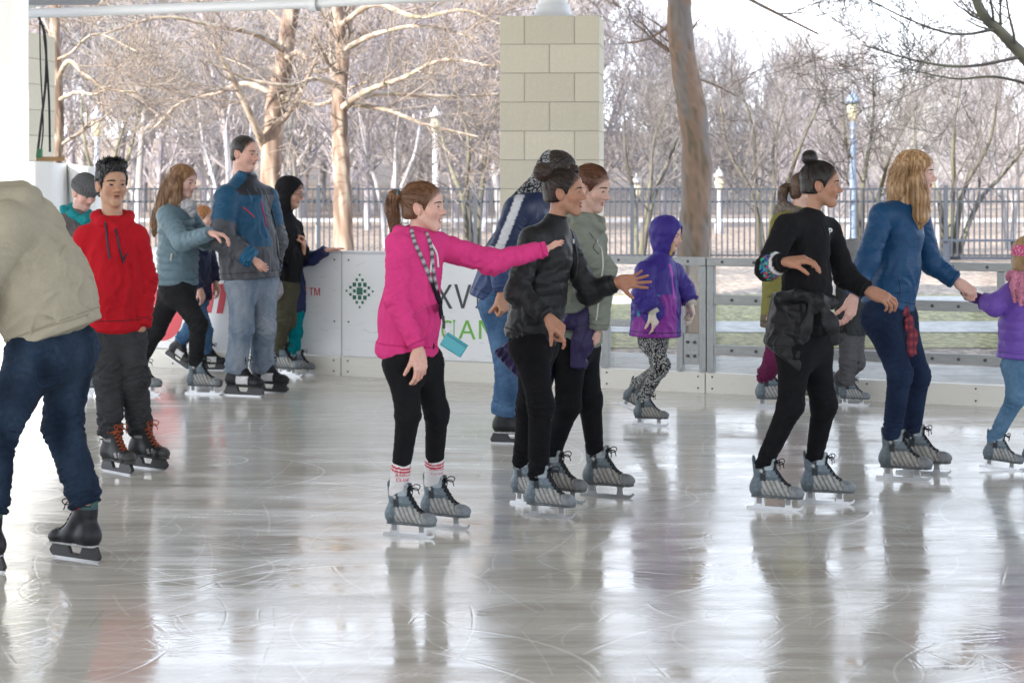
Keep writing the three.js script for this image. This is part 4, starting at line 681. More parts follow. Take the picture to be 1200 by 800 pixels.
    const q = new THREE.Shape(); q.moveTo(-0.130, 0.012); q.lineTo(0.14, 0.012); q.quadraticCurveTo(0.156, 0.018, 0.158, 0.034); q.lineTo(0.135, 0.064); q.lineTo(0.052, 0.064); q.lineTo(0.036, 0.026); q.lineTo(-0.024, 0.026); q.lineTo(-0.042, 0.064); q.lineTo(-0.118, 0.064); q.lineTo(-0.137, 0.024); q.closePath();
    posts = [paint(ext(q, 0.014, 0.003), rec ? [0.025, 0.025, 0.027] : [0.02, 0.02, 0.022])];
    const b = new THREE.Shape(); b.moveTo(-0.138, 0.006); b.quadraticCurveTo(-0.13, 0, -0.11, 0); b.lineTo(0.12, 0); b.quadraticCurveTo(0.148, 0.002, 0.158, 0.02); b.lineTo(0.15, 0.02); b.lineTo(0.138, 0.013); b.lineTo(-0.132, 0.013); b.closePath(); blade = ext(b, 0.0045, 0.0005);
  }
  return { boot, laces: merge(lac), posts, blade };
}
const skateKinds = {};
// a skate as a part of its person: at = point on the ice under the foot (person axes), turned by yaw, tipped by pitch (toe up)
function skate(parent, kind, at, yaw, pitch, size, roll = 0) {
  const k = skateKinds[kind] ??= makeSkate(kind), g = new THREE.Group(); g.name = 'ice_skate'; g.position.set(...at); g.scale.setScalar(size);
  g.rotation.order = 'YXZ'; g.rotation.set(-pitch * DEG, yaw * DEG, roll * DEG);
  part('boot', k.boot, M.boot, g); part('laces', k.laces, M.lace, g); k.posts.forEach((q) => part('blade_post', q, M.holder, g)); part('blade', k.blade, M.blade, g); parent.add(g); g.updateMatrix();
  return (p) => { const v = new THREE.Vector3(...p).applyMatrix4(g.matrix); return [v.x, v.y, v.z]; };
}
// ---------------------------------------------------------------- folds and quilting
// ridged folds: "across" and "along" are how many per metre the noise turns across and along the axis
function folds(ax, amp, across, along, mask) {
  const off = rr(0, 40);
  return (x, y, z, t, l) => {
    const m = mask ? mask(t) : 1; if (m < 0.02) return 0;
    const s = x * ax[0] + y * ax[1] + z * ax[2], k = along - across, wob = 0.5 * N3(x * 5 + off, y * 5, z * 5);
    const a = N3(x * across + ax[0] * s * k + off + wob, y * across + ax[1] * s * k + wob, z * across + ax[2] * s * k), b = N3(x * across * 2.3 + ax[0] * s * k * 2.3, y * across * 2.3 + ax[1] * s * k * 2.3 + off, z * across * 2.3 + ax[2] * s * k * 2.3);
    const ra = 1 - sqrt(a * a + 0.012), rb = 1 - sqrt(b * b + 0.02); return amp * m * ((ra - 0.62) * 2.6 + (rb - 0.6) * 0.75);
  };
}
const quilt = (pitch, amp, v) => (x, y, z, t, l) => { const u = (v === 'y' ? y : l) / pitch; return amp * (Math.pow(abs(sin(PI * u)), 0.55) - 0.75 + 0.12 * N3(x * 26, y * 26, z * 26)); };
const both = (a, b) => (x, y, z, t, l) => (a ? a(x, y, z, t, l) : 0) + (b ? b(x, y, z, t, l) : 0);
const grain = (c, k = 0.1, f = 60) => (x, y, z) => mul(c, 1 + k * N3(x * f, y * f, z * f) + k * 0.8 * N3(x * 9, y * 9, z * 9));

// ---------------------------------------------------------------- a person
function figure(o) {
  const [bx, by] = o.base, d = groundD(by), s = F / d, X0 = (bx - 600) / s;
  const g = thing('person', [X0, 0, -d], o.label, 'person', o.group);
  const J = (p) => { const dz = p[2] ?? 0, ss = F / (d - dz); return [(p[0] - 600) / ss - X0, CAM_H - (p[1] - HORIZON) / ss, dz]; };
  const G = (px, py) => { const dd = groundD(py); return [(px - 600) / F * dd - X0, 0, d - dd]; };
  const j = {}; for (const k in o.j) j[k] = J(o.j[k]);
  const S = o.size ?? 1, HS = o.head.size ?? S, B = basisOf(o.yaw), f = B[2], hb = basisOf(o.head.yaw, o.head.pitch ?? 0, o.head.roll ?? 0);
  const ctx = { g, J, G, j, S, B, f, hb, s, o, head: toWorld(hb, j.head, HS), headL: toLocal(hb, j.head, HS) };
  const hHead = clamp(0.93 / s, 0.0035, 0.0058) / HS, hHand = clamp(0.95 / s, 0.0036, 0.0055), hCloth = clamp(2.1 / s, 0.008, 0.0125);
  ctx.hCloth = hCloth;
  // feet
  const ank = {};
  for (const k of ['R', 'L']) {
    const ft = o.feet?.[k]; if (!ft) continue;
    const p = G(ft[0], ft[1]); p[1] = ft[4] ?? 0;
    const W = skate(g, o.skates, p, ft[2], ft[3] ?? 0, (o.skateSize ?? S));
    ank[k] = { low: W([0, 0.13, -0.058]), top: W([0, o.cuff ?? 0.22, -0.058]), W };
  }
  ctx.ank = ank;
  // body: one skin; coarse where clothes hide it
  const pv = mix(j.hpR, j.hpL, 0.5), ch = j.ch, R = (r) => r * S;
  const flesh = [cone(pv, ch, R(0.085), R(0.08)), cone(ch, j.neck, R(0.06), R(0.045)), cone(j.shR, j.shL, R(0.035), R(0.035))];
  for (const k of ['R', 'L']) {
    if (j['sh' + k]) flesh.push(cone(j['sh' + k], j['el' + k], R(0.034), R(0.03)), cone(j['el' + k], j['wr' + k], R(0.031), R(0.0235)));
    flesh.push(cone(j['hp' + k], j['kn' + k], R(0.055), R(0.042))); if (ank[k]) flesh.push(cone(j['kn' + k], ank[k].top, R(0.04), R(0.028)), cone(ank[k].top, ank[k].low, R(0.028), R(0.026)));
  }
  const skin = o.head.skin, bodyF = union(flesh, 0.02 * S), all = [...Object.values(j), ...Object.values(ank).flatMap((a) => [a.top, a.low])];
  const bounds = (pts, m) => [[0, 1, 2].map((i) => min(...pts.map((p) => p[i])) - m), [0, 1, 2].map((i) => max(...pts.map((p) => p[i])) + m)];
  const [blo, bhi] = bounds(all.filter((p) => p !== j.head), 0.12), skins = [];
  skins.push(mesh(bodyF, blo, bhi, 0.021, () => skin));
  const nk = ctx.headL(mix(j.neck, ch, 0.12)), H = headGeo({ ...o.head, skin, scalp: o.hair?.color, line: o.hair?.line }, nk, hHead);
  ctx.headField = H.field;
  skins.push(turned(H.geo, hb, j.head, HS));
  for (const k of ['R', 'L']) {
    const h = o.hands?.[k]; if (!h) continue;
    const dir = unit(sub(J(h.tip), j['wr' + k])), pn = unit(h.palm), Z = unit(sub(pn, mul(dir, dot(pn, dir)))), X = cross(dir, Z), side = k === 'R' ? -1 : 1;
    // a right hand with fingers up and palm to the viewer has its thumb at the viewer's left
    skins.push(turned(handGeo(h.pose, h.flip ? -side : side, h.skin ?? skin, hHand), [X, dir, Z], add(j['wr' + k], mul(dir, 0.012 * S)), (h.size ?? S)));
  }
  const body = part('body', merge(skins), M.skin, g);
  // hair
  if (o.hair) { const hs = Array.isArray(o.hair) ? o.hair : [o.hair]; const hg = hs.map((h) => turned(hairGeo(h, hHead * 1.12), hb, j.head, HS)); if (o.locks) hg.push(...o.locks(ctx)); part('hair', hg.length > 1 ? merge(hg) : hg[0], M.hair, g); }
  // clothes
  if (o.legs) {
    const q = o.legs, r = q.r, list = [[], []], legAx = {};
    ['R', 'L'].forEach((k, i) => {
      if (!ank[k]) return; const kn = j['kn' + k], hp = j['hp' + k], end = q.over ? mix(ank[k].top, ank[k].low, q.over) : ank[k].top;
      const a1 = unit(sub(kn, hp)), a2 = unit(sub(end, kn)), W = q.wr ?? 0.003;
      list[i].push(cone(hp, kn, R(r[0]), R(r[1]), { w: folds(a1, W, 5, 17, (t) => 0.35 + sstep(0.55, 1, t) + sstep(0.35, 0, t)) }), cone(kn, end, R(r[1]) * 0.99, R(r[2]), { cutB: q.over ? 1 : undefined, w: folds(a2, W * 1.15, 5, q.stack ?? 20, (t) => 0.35 + sstep(0.35, 0, t) + 1.0 * sstep(0.5, 1, t)) }));
    });
    const hip = [cone(j.hpR, j.hpL, R(r[0] * 1.05), R(r[0] * 1.05), { w: folds([0, 1, 0], q.wr ?? 0.003, 8, 10) }), cone(pv, add(mix(pv, ch, 0.35), [0, 0, 0]), R(q.seat ?? 0.115), R(0.10), { flat: [...f, 1.15] })];
    if (q.add) hip.push(...q.add(ctx));
    const fl = [union(list[0], 0.035 * S), union(list[1], 0.035 * S)], fh = union(hip, 0.06 * S);
    const ff = (x, y, z) => smin(fh(x, y, z), smin(fl[0](x, y, z), fl[1](x, y, z), 0.012), 0.05 * S);
    const [lo, hi] = bounds([j.hpR, j.hpL, j.knR, j.knL, mix(pv, ch, 0.4), ...Object.values(ank).map((a) => a.top), ...Object.values(ank).map((a) => a.low)], 0.17 * S); hi[1] = max(mix(pv, ch, 0.4)[1] + 0.12, 0);
    ctx.legsField = ff;
    part(q.name, mesh(ff, lo, hi, q.h ?? hCloth, typeof q.col === 'function' ? q.col(ctx) : grain(q.col, q.grain ?? 0.1)), q.mat ?? M.cloth, g);
  }
  if (o.top) {
    const q = o.top, r = q.r, kf = q.flat ?? 1.3, fl = [...f, kf], W = q.wr ?? 0.004, hem = J(q.hem), mid = J(q.mid), up = unit(sub(ch, hem)), qa = q.quilt, side = B[0];
    const tw = qa ? both(quilt(qa[0], qa[1], 'y'), folds(up, W, 7, 6)) : folds(q.drop ?? up, W, q.acr ?? 8, q.vert ?? 2.6, (t) => 1);
    const torso = [cone(hem, mid, R(r.hem), R(r.mid), { flat: fl, cutA: 0, w: tw }), cone(mid, ch, R(r.mid), R(r.ch), { flat: fl, w: tw }), cone(j.shR, j.shL, R(r.sh), R(r.sh)), cone(ch, mix(j.neck, ch, 0.25), R(r.ch * 0.7), R(r.neck ?? 0.06), { flat: [...f, 1.1] })];
    for (const k of ['R', 'L']) torso.push(cone(mix(j.neck, ch, 0.05), mix(j['sh' + k], j.neck, 0.12), R(r.trap ?? 0.05), R(r.sh * 0.85)));
    if (q.rib) torso.push(cone(add(hem, mul(up, -0.03 * S)), add(hem, mul(up, 0.02 * S)), R(r.hem * 0.93), R(r.hem * 0.97), { flat: fl, cutA: 0, cutB: 1 }));
    const sl = [];
    for (const k of ['R', 'L']) {
      if (!j['sh' + k] || q.only && !q.only.includes(k)) continue;
      const a = j['sh' + k], b = j['el' + k], c = q.cuff ? mix(b, j['wr' + k], q.cuff[k] ?? 1) : j['wr' + k], a1 = unit(sub(b, a)), a2 = unit(sub(c, b)), A = q.arm;
      const w1 = qa ? both(quilt(qa[2] ?? qa[0], qa[1] * 0.8, 'l'), folds(a1, W * 0.7, 9, 14)) : folds(a1, W, 5, 17, (t) => 0.45 + 0.9 * sstep(0.6, 1, t)), w2 = qa ? both(quilt(qa[2] ?? qa[0], qa[1] * 0.8, 'l'), folds(a2, W * 0.7, 9, 14)) : folds(a2, W, 5, 19, (t) => 0.45 + 0.9 * sstep(0.4, 0, t) + 0.6 * sstep(0.6, 1, t));
      const arm = [cone(a, b, R(A[0]), R(A[1]), { w: w1 }), cone(b, c, R(A[1]), R(A[2]), { cutB: 1, w: w2 })];
      if (q.ribCuff) arm.push(cone(mix(b, c, 0.86), mix(b, c, 1.04), R(A[2] * 0.88), R(A[2] * 0.85), { cutA: 0, cutB: 1 }));
      sl.push(union(arm, 0.03 * S));
    }
    const ft = union(torso, 0.055 * S), extra = q.add ? q.add(ctx) : [], fe = extra.length ? union(extra, q.addK ?? 0.012) : null, cut = q.cut ? q.cut(ctx) : null;
    const ff = (x, y, z) => {
      let D = ft(x, y, z); for (const a of sl) D = smin(D, a(x, y, z), 0.011 * S); if (fe) D = smin(D, fe(x, y, z), q.addJoin ?? 0.02); if (cut) D = max(D, cut(x, y, z)); return D;
    };
    ctx.topField = ff; ctx.mid = mid; ctx.hem = hem;
    const pts = [hem, mid, ch, j.neck, j.shR, j.shL, ...(q.more ? q.more(ctx) : [])]; for (const k of ['R', 'L']) if (j['el' + k] && !(q.only && !q.only.includes(k))) pts.push(j['el' + k], j['wr' + k]);
    const [lo, hi] = bounds(pts, 0.2 * S);
    part(q.name, mesh(ff, lo, hi, q.h ?? hCloth, typeof q.col === 'function' ? q.col(ctx) : grain(q.col, q.grain ?? 0.1)), q.mat ?? M.cloth, g);
  }
  if (o.top && o.top.stitch !== false) { // stitching round the hem and cuffs
    const ring = (cen, ax, far, lift, color) => { const u = unit(cross(ax, [0.31, 0.2, 0.93])), v = cross(ax, u), segs = [[]]; for (let i = 0; i <= 48; i++) { const a = i / 48 * 2 * PI, dir = add(mul(u, cos(a)), mul(v, sin(a))), q = hit(ctx.topField, add(cen, mul(dir, far)), mul(dir, -1), far); if (q.miss || len(sub(q, cen)) > far * 0.93) segs.push([]); else segs[segs.length - 1].push(add(q, mul(dir, lift))); } return segs.filter((w) => w.length > 2).map((w) => tube(w, 0.0021, 4, color)); };
    const base = typeof o.top.col === 'function' ? o.top.stitch : mul(o.top.col, 0.7), c0 = base ?? [0.03, 0.03, 0.035], sew = (n, list) => list.forEach((q) => part(n, q, M.cloth, g)); sew('hem_stitching', ring(add(ctx.hem, mul(unit(sub(ctx.mid, ctx.hem)), 0.045 * S)), unit(sub(ctx.mid, ctx.hem)), o.top.r.hem * S * 1.2, 0.0004, c0));
    for (const k of ['R', 'L']) if (j['el' + k]) { const e = j['el' + k], w = j['wr' + k]; sew('cuff_stitching', ring(mix(e, w, 0.9), unit(sub(w, e)), 0.095 * S, 0.0004, c0)); }
  }
  if (o.extra) o.extra(ctx);
  shade(g); return g;
}
// where a point lies on an arm: [side, 0..2 along it, distance from its bone]
function onArm(c, p) {
  let best = ['', 0, 9];
  for (const k of ['R', 'L']) [['sh', 'el', 0], ['el', 'wr', 1]].forEach(([a, b, n]) => {
    const A = c.j[a + k], D = sub(c.j[b + k], A), t = clamp(dot(sub(p, A), D) / dot(D, D)), e = len(sub(p, add(A, mul(D, t)))); if (e < best[2]) best = [k, n + t, e];
  });
  return best;
}
// pieces of clothing in trunk axes [left, up, forward] about a point
const hoodDown = (c, k = 1, sag = 0.02) => {
  const T = toWorld(c.B, c.j.neck, c.S), loop = [[0, -0.045, 0.085], [0.07, -0.01, 0.055], [0.092, 0.018, -0.01], [0.06, 0.026, -0.075], [0, 0.02, -0.1], [-0.06, 0.026, -0.075], [-0.092, 0.018, -0.01], [-0.07, -0.01, 0.055], [0, -0.045, 0.085]].map(T), L = [];
  for (let i = 0; i < 8; i++) L.push(cone(loop[i], loop[i + 1], 0.021 * k * c.S, 0.023 * k * c.S));
  L.push(cone(T([0.045, -0.03, -0.1]), T([-0.045, -0.03, -0.1]), 0.042 * k * c.S, 0.042 * k * c.S), cone(T([0, -0.03, -0.11]), T([0, -0.10 - sag, -0.115]), 0.05 * k * c.S, 0.025 * k * c.S)); return L;
};
const standCollar = (c, r = 0.068, h = 0.07, lean = 0.02) => { const T = toWorld(c.B, c.j.neck, c.S); return [cone(T([0, -0.05, -0.01]), T([0, h, lean]), (r + 0.014) * c.S, r * c.S, { cutB: 1, flat: [...c.f, 1.05] })]; };
// a hood worn up: a shell round the head, open at the face
const hoodUp = (c, o = {}) => {
  const t = o.t ?? 0.022, out = ell([0, 0.03, -0.022], [0.073 + t, 0.088 + t + (o.peak ?? 0), 0.1 + t]), neck = ell([0, -0.075, -0.02], [0.078 + t * 0.6, 0.085, 0.085 + t * 0.4]), face = ell([0, -0.032 + (o.fy ?? 0), 0.12 + (o.fz ?? 0)], [0.071, 0.112 + (o.fh ?? 0), 0.085]), hs = c.o.head.size ?? c.S;
  return [(x, y, z) => { const p = c.headL([x, y, z]); let d = smin(out(...p), neck(...p), 0.04); d -= 0.004 * N3(p[0] * 14, p[1] * 14, p[2] * 14); d = smax(d, -face(...p), 0.014); if (o.back !== undefined) d = smax(d, p[2] - o.back + 0.35 * p[1], 0.012); return d * hs; }];
};
// small tubes and plates laid on clothes
const onTop = (c, name, pts, dir, r, color, lift = 0, mat = M.small, n = 16) => part(name, drape(c.topField, pts.map((p) => c.J([p[0], p[1], 0])), dir, lift, r, n, 5, color), mat, c.g);
// ---------------------------------------------------------------- girl in the pink hoodie
const PINK = [0.72, 0.055, 0.24];
figure({
  label: 'girl in bright pink hoodie with ponytail, arm stretched out', base: [492, 626], yaw: 62, size: 0.9,
  j: { head: [497, 243, 0], neck: [490, 277, 0], ch: [488, 305, 0], shR: [468, 289, 0.09], elR: [466, 352, 0.13], wrR: [490, 408, 0.17], shL: [514, 288, -0.08], elL: [576, 307, -0.12], wrL: [641, 291, -0.14], hpR: [472, 425, 0.07], knR: [478, 486, 0.13], hpL: [496, 425, -0.05], knL: [512, 484, -0.05] },
  head: { yaw: 76, pitch: 2, size: 0.9, skin: [0.66, 0.41, 0.33], iris: [0.12, 0.16, 0.16], brow: [0.16, 0.08, 0.045], open: 0.005, nose: 0.85, lips: 0.9, neckR: 0.04, jaw: 0.93 },
  hands: { R: { pose: 'relaxed', tip: [493, 434, 0.19], palm: [-0.6, 0, -0.8] }, L: { pose: 'flat', tip: [654, 285, -0.14], palm: [0.2, -0.6, -0.7], size: 0.38 } },
  hair: { comb: 260, low: -0.055, line: 0.008, color: [0.10, 0.043, 0.02], color2: [0.17, 0.08, 0.038], flow: [0, 0.055, -0.115], amp: 0.0014, add: [ell([0, 0.062, -0.115], [0.02, 0.02, 0.02])], box: [[-0.12, -0.12, -0.17], [0.12, 0.17, 0.13]] },
  locks: (c) => { const H = c.head, p = [H([0, 0.066, -0.11]), H([0, 0.06, -0.15]), H([0.0, -0.01, -0.165]), H([0, -0.10, -0.15]), H([0, -0.165, -0.16])], cs = []; for (let i = 0; i < 4; i++) cs.push(cone(p[i], p[i + 1], [0.014, 0.024, 0.027, 0.02][i], [0.024, 0.027, 0.02, 0.008][i]));
    const f0 = union(cs, 0.02), f1 = (x, y, z) => f0(x, y, z) - 0.003 * N3(x * 90, y * 12, z * 90);
    return [mesh(f1, [min(...p.map((q) => q[0])) - 0.06, min(...p.map((q) => q[1])) - 0.05, -0.1], [max(...p.map((q) => q[0])) + 0.06, max(...p.map((q) => q[1])) + 0.05, 0.1], 0.0045, grain([0.16, 0.075, 0.035], 0.35, 50)), strands(p, [0.012, 0.027, 0.031, 0.026, 0.014], 150, 0.0017, [0.12, 0.055, 0.026], [0.26, 0.13, 0.065], { wave: 0.009 })]; },
  legs: { name: 'leggings', r: [0.088, 0.058, 0.04], col: [0.011, 0.011, 0.013], wr: 0.0018, grain: 0.15 },
  top: { name: 'hoodie', stitch: [0.5, 0.03, 0.15], hem: [476, 414, 0], mid: [480, 370, 0], r: { hem: 0.165, mid: 0.158, ch: 0.145, sh: 0.06, trap: 0.034 }, flat: 1.22, arm: [0.068, 0.06, 0.038], wr: 0.0065, rib: true, col: () => grain(PINK, 0.06, 70), add: (c) => hoodDown(c, 1.3) },
  skates: 'rental', skateSize: 0.88, feet: { R: [478, 629, 62], L: [519, 618, 60] },
  extra: (c) => {
    // white socks with two red bands and red lettering
    const f1 = [];
    for (const k of ['R', 'L']) {
      const A = c.ank[k].top, K = c.j['kn' + k], up = unit(sub(K, A)), P0 = add(A, mul(up, -0.02)), P1 = add(A, mul(up, 0.145)), f = cone(P0, P1, 0.039, 0.044, { cutA: 0, cutB: 1, w: folds(up, 0.0012, 8, 26) });
      const so = part('sock', mesh(f, [min(P0[0], P1[0]) - 0.07, P0[1] - 0.05, min(P0[2], P1[2]) - 0.07], [max(P0[0], P1[0]) + 0.07, P1[1] + 0.05, max(P0[2], P1[2]) + 0.07], 0.0045, (x, y, z) => { const t = dot(sub([x, y, z], A), up); return abs(t - 0.123) < 0.0045 || abs(t - 0.108) < 0.0045 ? [0.55, 0.03, 0.07] : mul([0.74, 0.72, 0.72], 1 + 0.05 * N3(x * 150, y * 150, z * 150)); }), M.cloth, c.g);
      const words = [...'BABES'].map((ch, i) => [ch, i, 0]).concat([...'CLUB'].map((ch, i) => [ch, i + 0.4, 1]));
      const letters = words.map(([ch, i, row]) => { const tg = new TextGeometry(ch, { font: FONT_SERIF_B, size: 0.015, depth: 0.0016, curveSegments: 2 }); const a = lerp(-0.75, 0.75, i / 4) + 0.25, dir = [sin(a) * 0.9, 0, cos(a)], X = unit([cos(a), 0, -sin(a)]), q = add(A, mul(up, 0.078 - row * 0.023)), hp = hit(f, add(q, mul(unit(dir), 0.09)), mul(unit(dir), -1)); return turned(tg, [X, [0, 1, 0], unit(dir)], hp); });
      part('sock_lettering', paint(merge(letters), [0.55, 0.03, 0.07]), M.small, so);
    }
    // patterned neck strap with the small teal pouch
    const T = toWorld(c.B, c.j.neck, c.S), fr = [c.f[0], 0, c.f[2]], F1 = c.topField, d = [0, 0, -1];
    const J = c.J, lace = [[483, 268], [487, 282], [496, 302], [506, 328], [514, 352], [519, 371]], lace2 = [[500, 272], [506, 288], [508, 312], [512, 338], [517, 358], [519, 371]];
    const strap = (pts) => { const q = spline(pts.map(([x, y]) => J([x, y, 0])), 26).map((p) => hit(F1, add(p, [0, 0, 0.35]), [0, 0, -1], 0.6)).map((p, i, all) => p.miss ? [p[0], p[1], 0.13] : p).map((p) => add(p, [0, 0, 0.004])); const g = tube(q, 0.0088, 6); const n = g.attributes.position.count, C = new Float32Array(n * 3); for (let i = 0; i < n; i++) { const k = i / n; C.set(k < 0.6 ? (Math.floor(i / 6) % 2 ? [0.55, 0.55, 0.57] : [0.05, 0.05, 0.06]) : [0.02, 0.014, 0.024], i * 3); } g.setAttribute('color', new THREE.BufferAttribute(C, 3)); return g; };
    part('neck_strap', merge([strap(lace), strap(lace2)]), M.cloth, c.g);
    const end = J([520, 385, 0.24]), pc = J([532, 404, 0.24]);
    part('strap_end', merge([tube([J([519, 370, 0.24]), J([520, 378, 0.24]), end], 0.007, 6, [0.02, 0.014, 0.024]), tube([end, J([523, 393, 0.24])], 0.004, 5, [0.5, 0.5, 0.52])]), M.small, c.g);
    const pouch = box(0.105, 0.064, 0.014, 0, 0, 0, 0.005); pouch.rotateZ(-33 * DEG); pouch.translate(...pc); part('teal_pouch', paint(pouch, [0.0, 0.27, 0.33]), M.shiny, c.g);
    const zp = box(0.1, 0.004, 0.016, 0, 0.022, 0); zp.rotateZ(-33 * DEG); zp.translate(...pc); part('pouch_zip', paint(zp, [0.0, 0.12, 0.16]), M.small, c.g);
    // white drawstrings tied at the throat and the chest mark
    onTop(c, 'drawstring', [[505, 283], [507, 300], [505, 318]], d, 0.005, [0.72, 0.7, 0.68], 0.004);
    onTop(c, 'drawstring', [[506, 284], [512, 296], [514, 312]], d, 0.005, [0.72, 0.7, 0.68], 0.004);
    // pouch pocket edge
    onTop(c, 'pocket_edge', [[486, 368], [498, 358], [520, 356]], [0, 0, -1], 0.004, mul(PINK, 0.85), 0.0);
    // hair tie
    const tie = new THREE.TorusGeometry(0.018, 0.006, 6, 14); turned(tie, [c.hb[0], c.hb[1], c.hb[2]], c.head([0, 0.066, -0.128])); part('hair_tie', paint(tie, [0.03, 0.3, 0.45]), M.cloth, c.g);
  },
});
// ---------------------------------------------------------------- colours that come again
const BROWN_SKIN = [0.40, 0.215, 0.14], FAIR = [0.66, 0.42, 0.34], TAN = [0.47, 0.275, 0.18];
const BLK = [0.012, 0.012, 0.014];
const denim = (a, b, k = 0.25) => () => (x, y, z) => { const n = N3(x * 7, y * 4, z * 7), w = N3(x * 160, y * 30, z * 160); return mul(mix(a, b, clamp(0.5 + 0.6 * n)), 1 + k * 0.5 * w + 0.1 * N3(x * 30, y * 30, z * 30)); };
const bun = (c, r) => ell(c, [r, r * 0.95, r]);
const boxOf = (pts, m) => [[0, 1, 2].map((i) => min(...pts.map((p) => p[i])) - m), [0, 1, 2].map((i) => max(...pts.map((p) => p[i])) + m)];
// a hanging mass of hair: tapered volume with loose strands over it
function lock(c, pts, radii, n, c1, c2, o = {}) {
  const P = pts.map((p) => p.length === 4 ? c.J(p.slice(0, 3)) : c.head(p)), cs = [], fl = o.fl ? [...unit(o.fl), o.fk ?? 1.6] : undefined; for (let i = 0; i < P.length - 1; i++) cs.push(cone(P[i], P[i + 1], radii[i] * 0.94, radii[i + 1] * 0.94, fl ? { flat: fl } : {}));
  const f0 = union(cs, 0.025), f = (x, y, z) => { const d = f0(x, y, z); return d < 0.03 ? d - 0.003 * N3(x * 60, y * 4, z * 60) : d; }, [lo, hi] = boxOf(P, max(...radii) + 0.02);
  return [mesh(f, lo, hi, o.h ?? 0.0055, (x, y, z) => mul(mix(c1, c2, clamp(0.5 + 0.8 * N3(x * 50, y * 2.5, z * 50))), 0.8 + 0.25 * N3(x * 110, y * 4, z * 110))), strands(P, radii, n, o.r ?? 0.0018, c1, c2, { wave: o.wave ?? 0.007, flat: 1, ...o })];
}
// a jacket knotted round the waist: ring, knot and hanging cloth
function tiedJacket(c, o) {
  const J = c.J, ring = o.ring.map(J), L = []; for (let i = 0; i < ring.length - 1; i++) L.push(cone(ring[i], ring[i + 1], o.rr ?? 0.035, o.rr ?? 0.035, { w: folds(unit(sub(ring[i + 1], ring[i])), 0.005, 10, 3) }));
  o.drops.forEach(([pts, r, fl]) => { const P = pts.map(J); for (let i = 0; i < P.length - 1; i++) L.push(cone(P[i], P[i + 1], r[i], r[i + 1], { flat: [...unit(fl), o.k ?? 2.6], cutB: i === P.length - 2 ? 1 : undefined, w: o.quilt ? both(quilt(o.quilt, 0.003, 'l'), folds([0, 1, 0], 0.006, 11, 2.4)) : folds([0.2, 1, 0.1], 0.008, 12, 4) })); });
  if (o.panel) { const q = o.panel, P0 = J(q.top), P1 = J(q.end), sk = cone(P0, P1, q.r[0], q.r[1], { flat: [...c.f, 1.2], cutA: 0, cutB: 1, w: both(quilt(0.055, 0.0045, 'y'), folds([0, 1, 0], 0.004, 9, 2)) }), cuts = q.cuts.map(([p, n]) => [J([p[0], p[1], 0]), unit(n)]); L.push((x, y, z) => { let d = sk(x, y, z); for (const [p, n] of cuts) d = smax(d, (x - p[0]) * n[0] + (y - p[1]) * n[1] + (z - p[2]) * n[2], 0.015); return d; }); ring.push(P0, P1, J([893, 400, 0])); }
  const f = union(L, 0.02), pts = [...ring, ...o.drops.flatMap((d) => d[0].map(J))], [lo, hi] = boxOf(pts, 0.16);
  part('jacket_tied_round_waist', mesh(f, lo, hi, c.hCloth, grain(o.col, 0.15, 40)), o.mat ?? M.nylon, c.g);
}
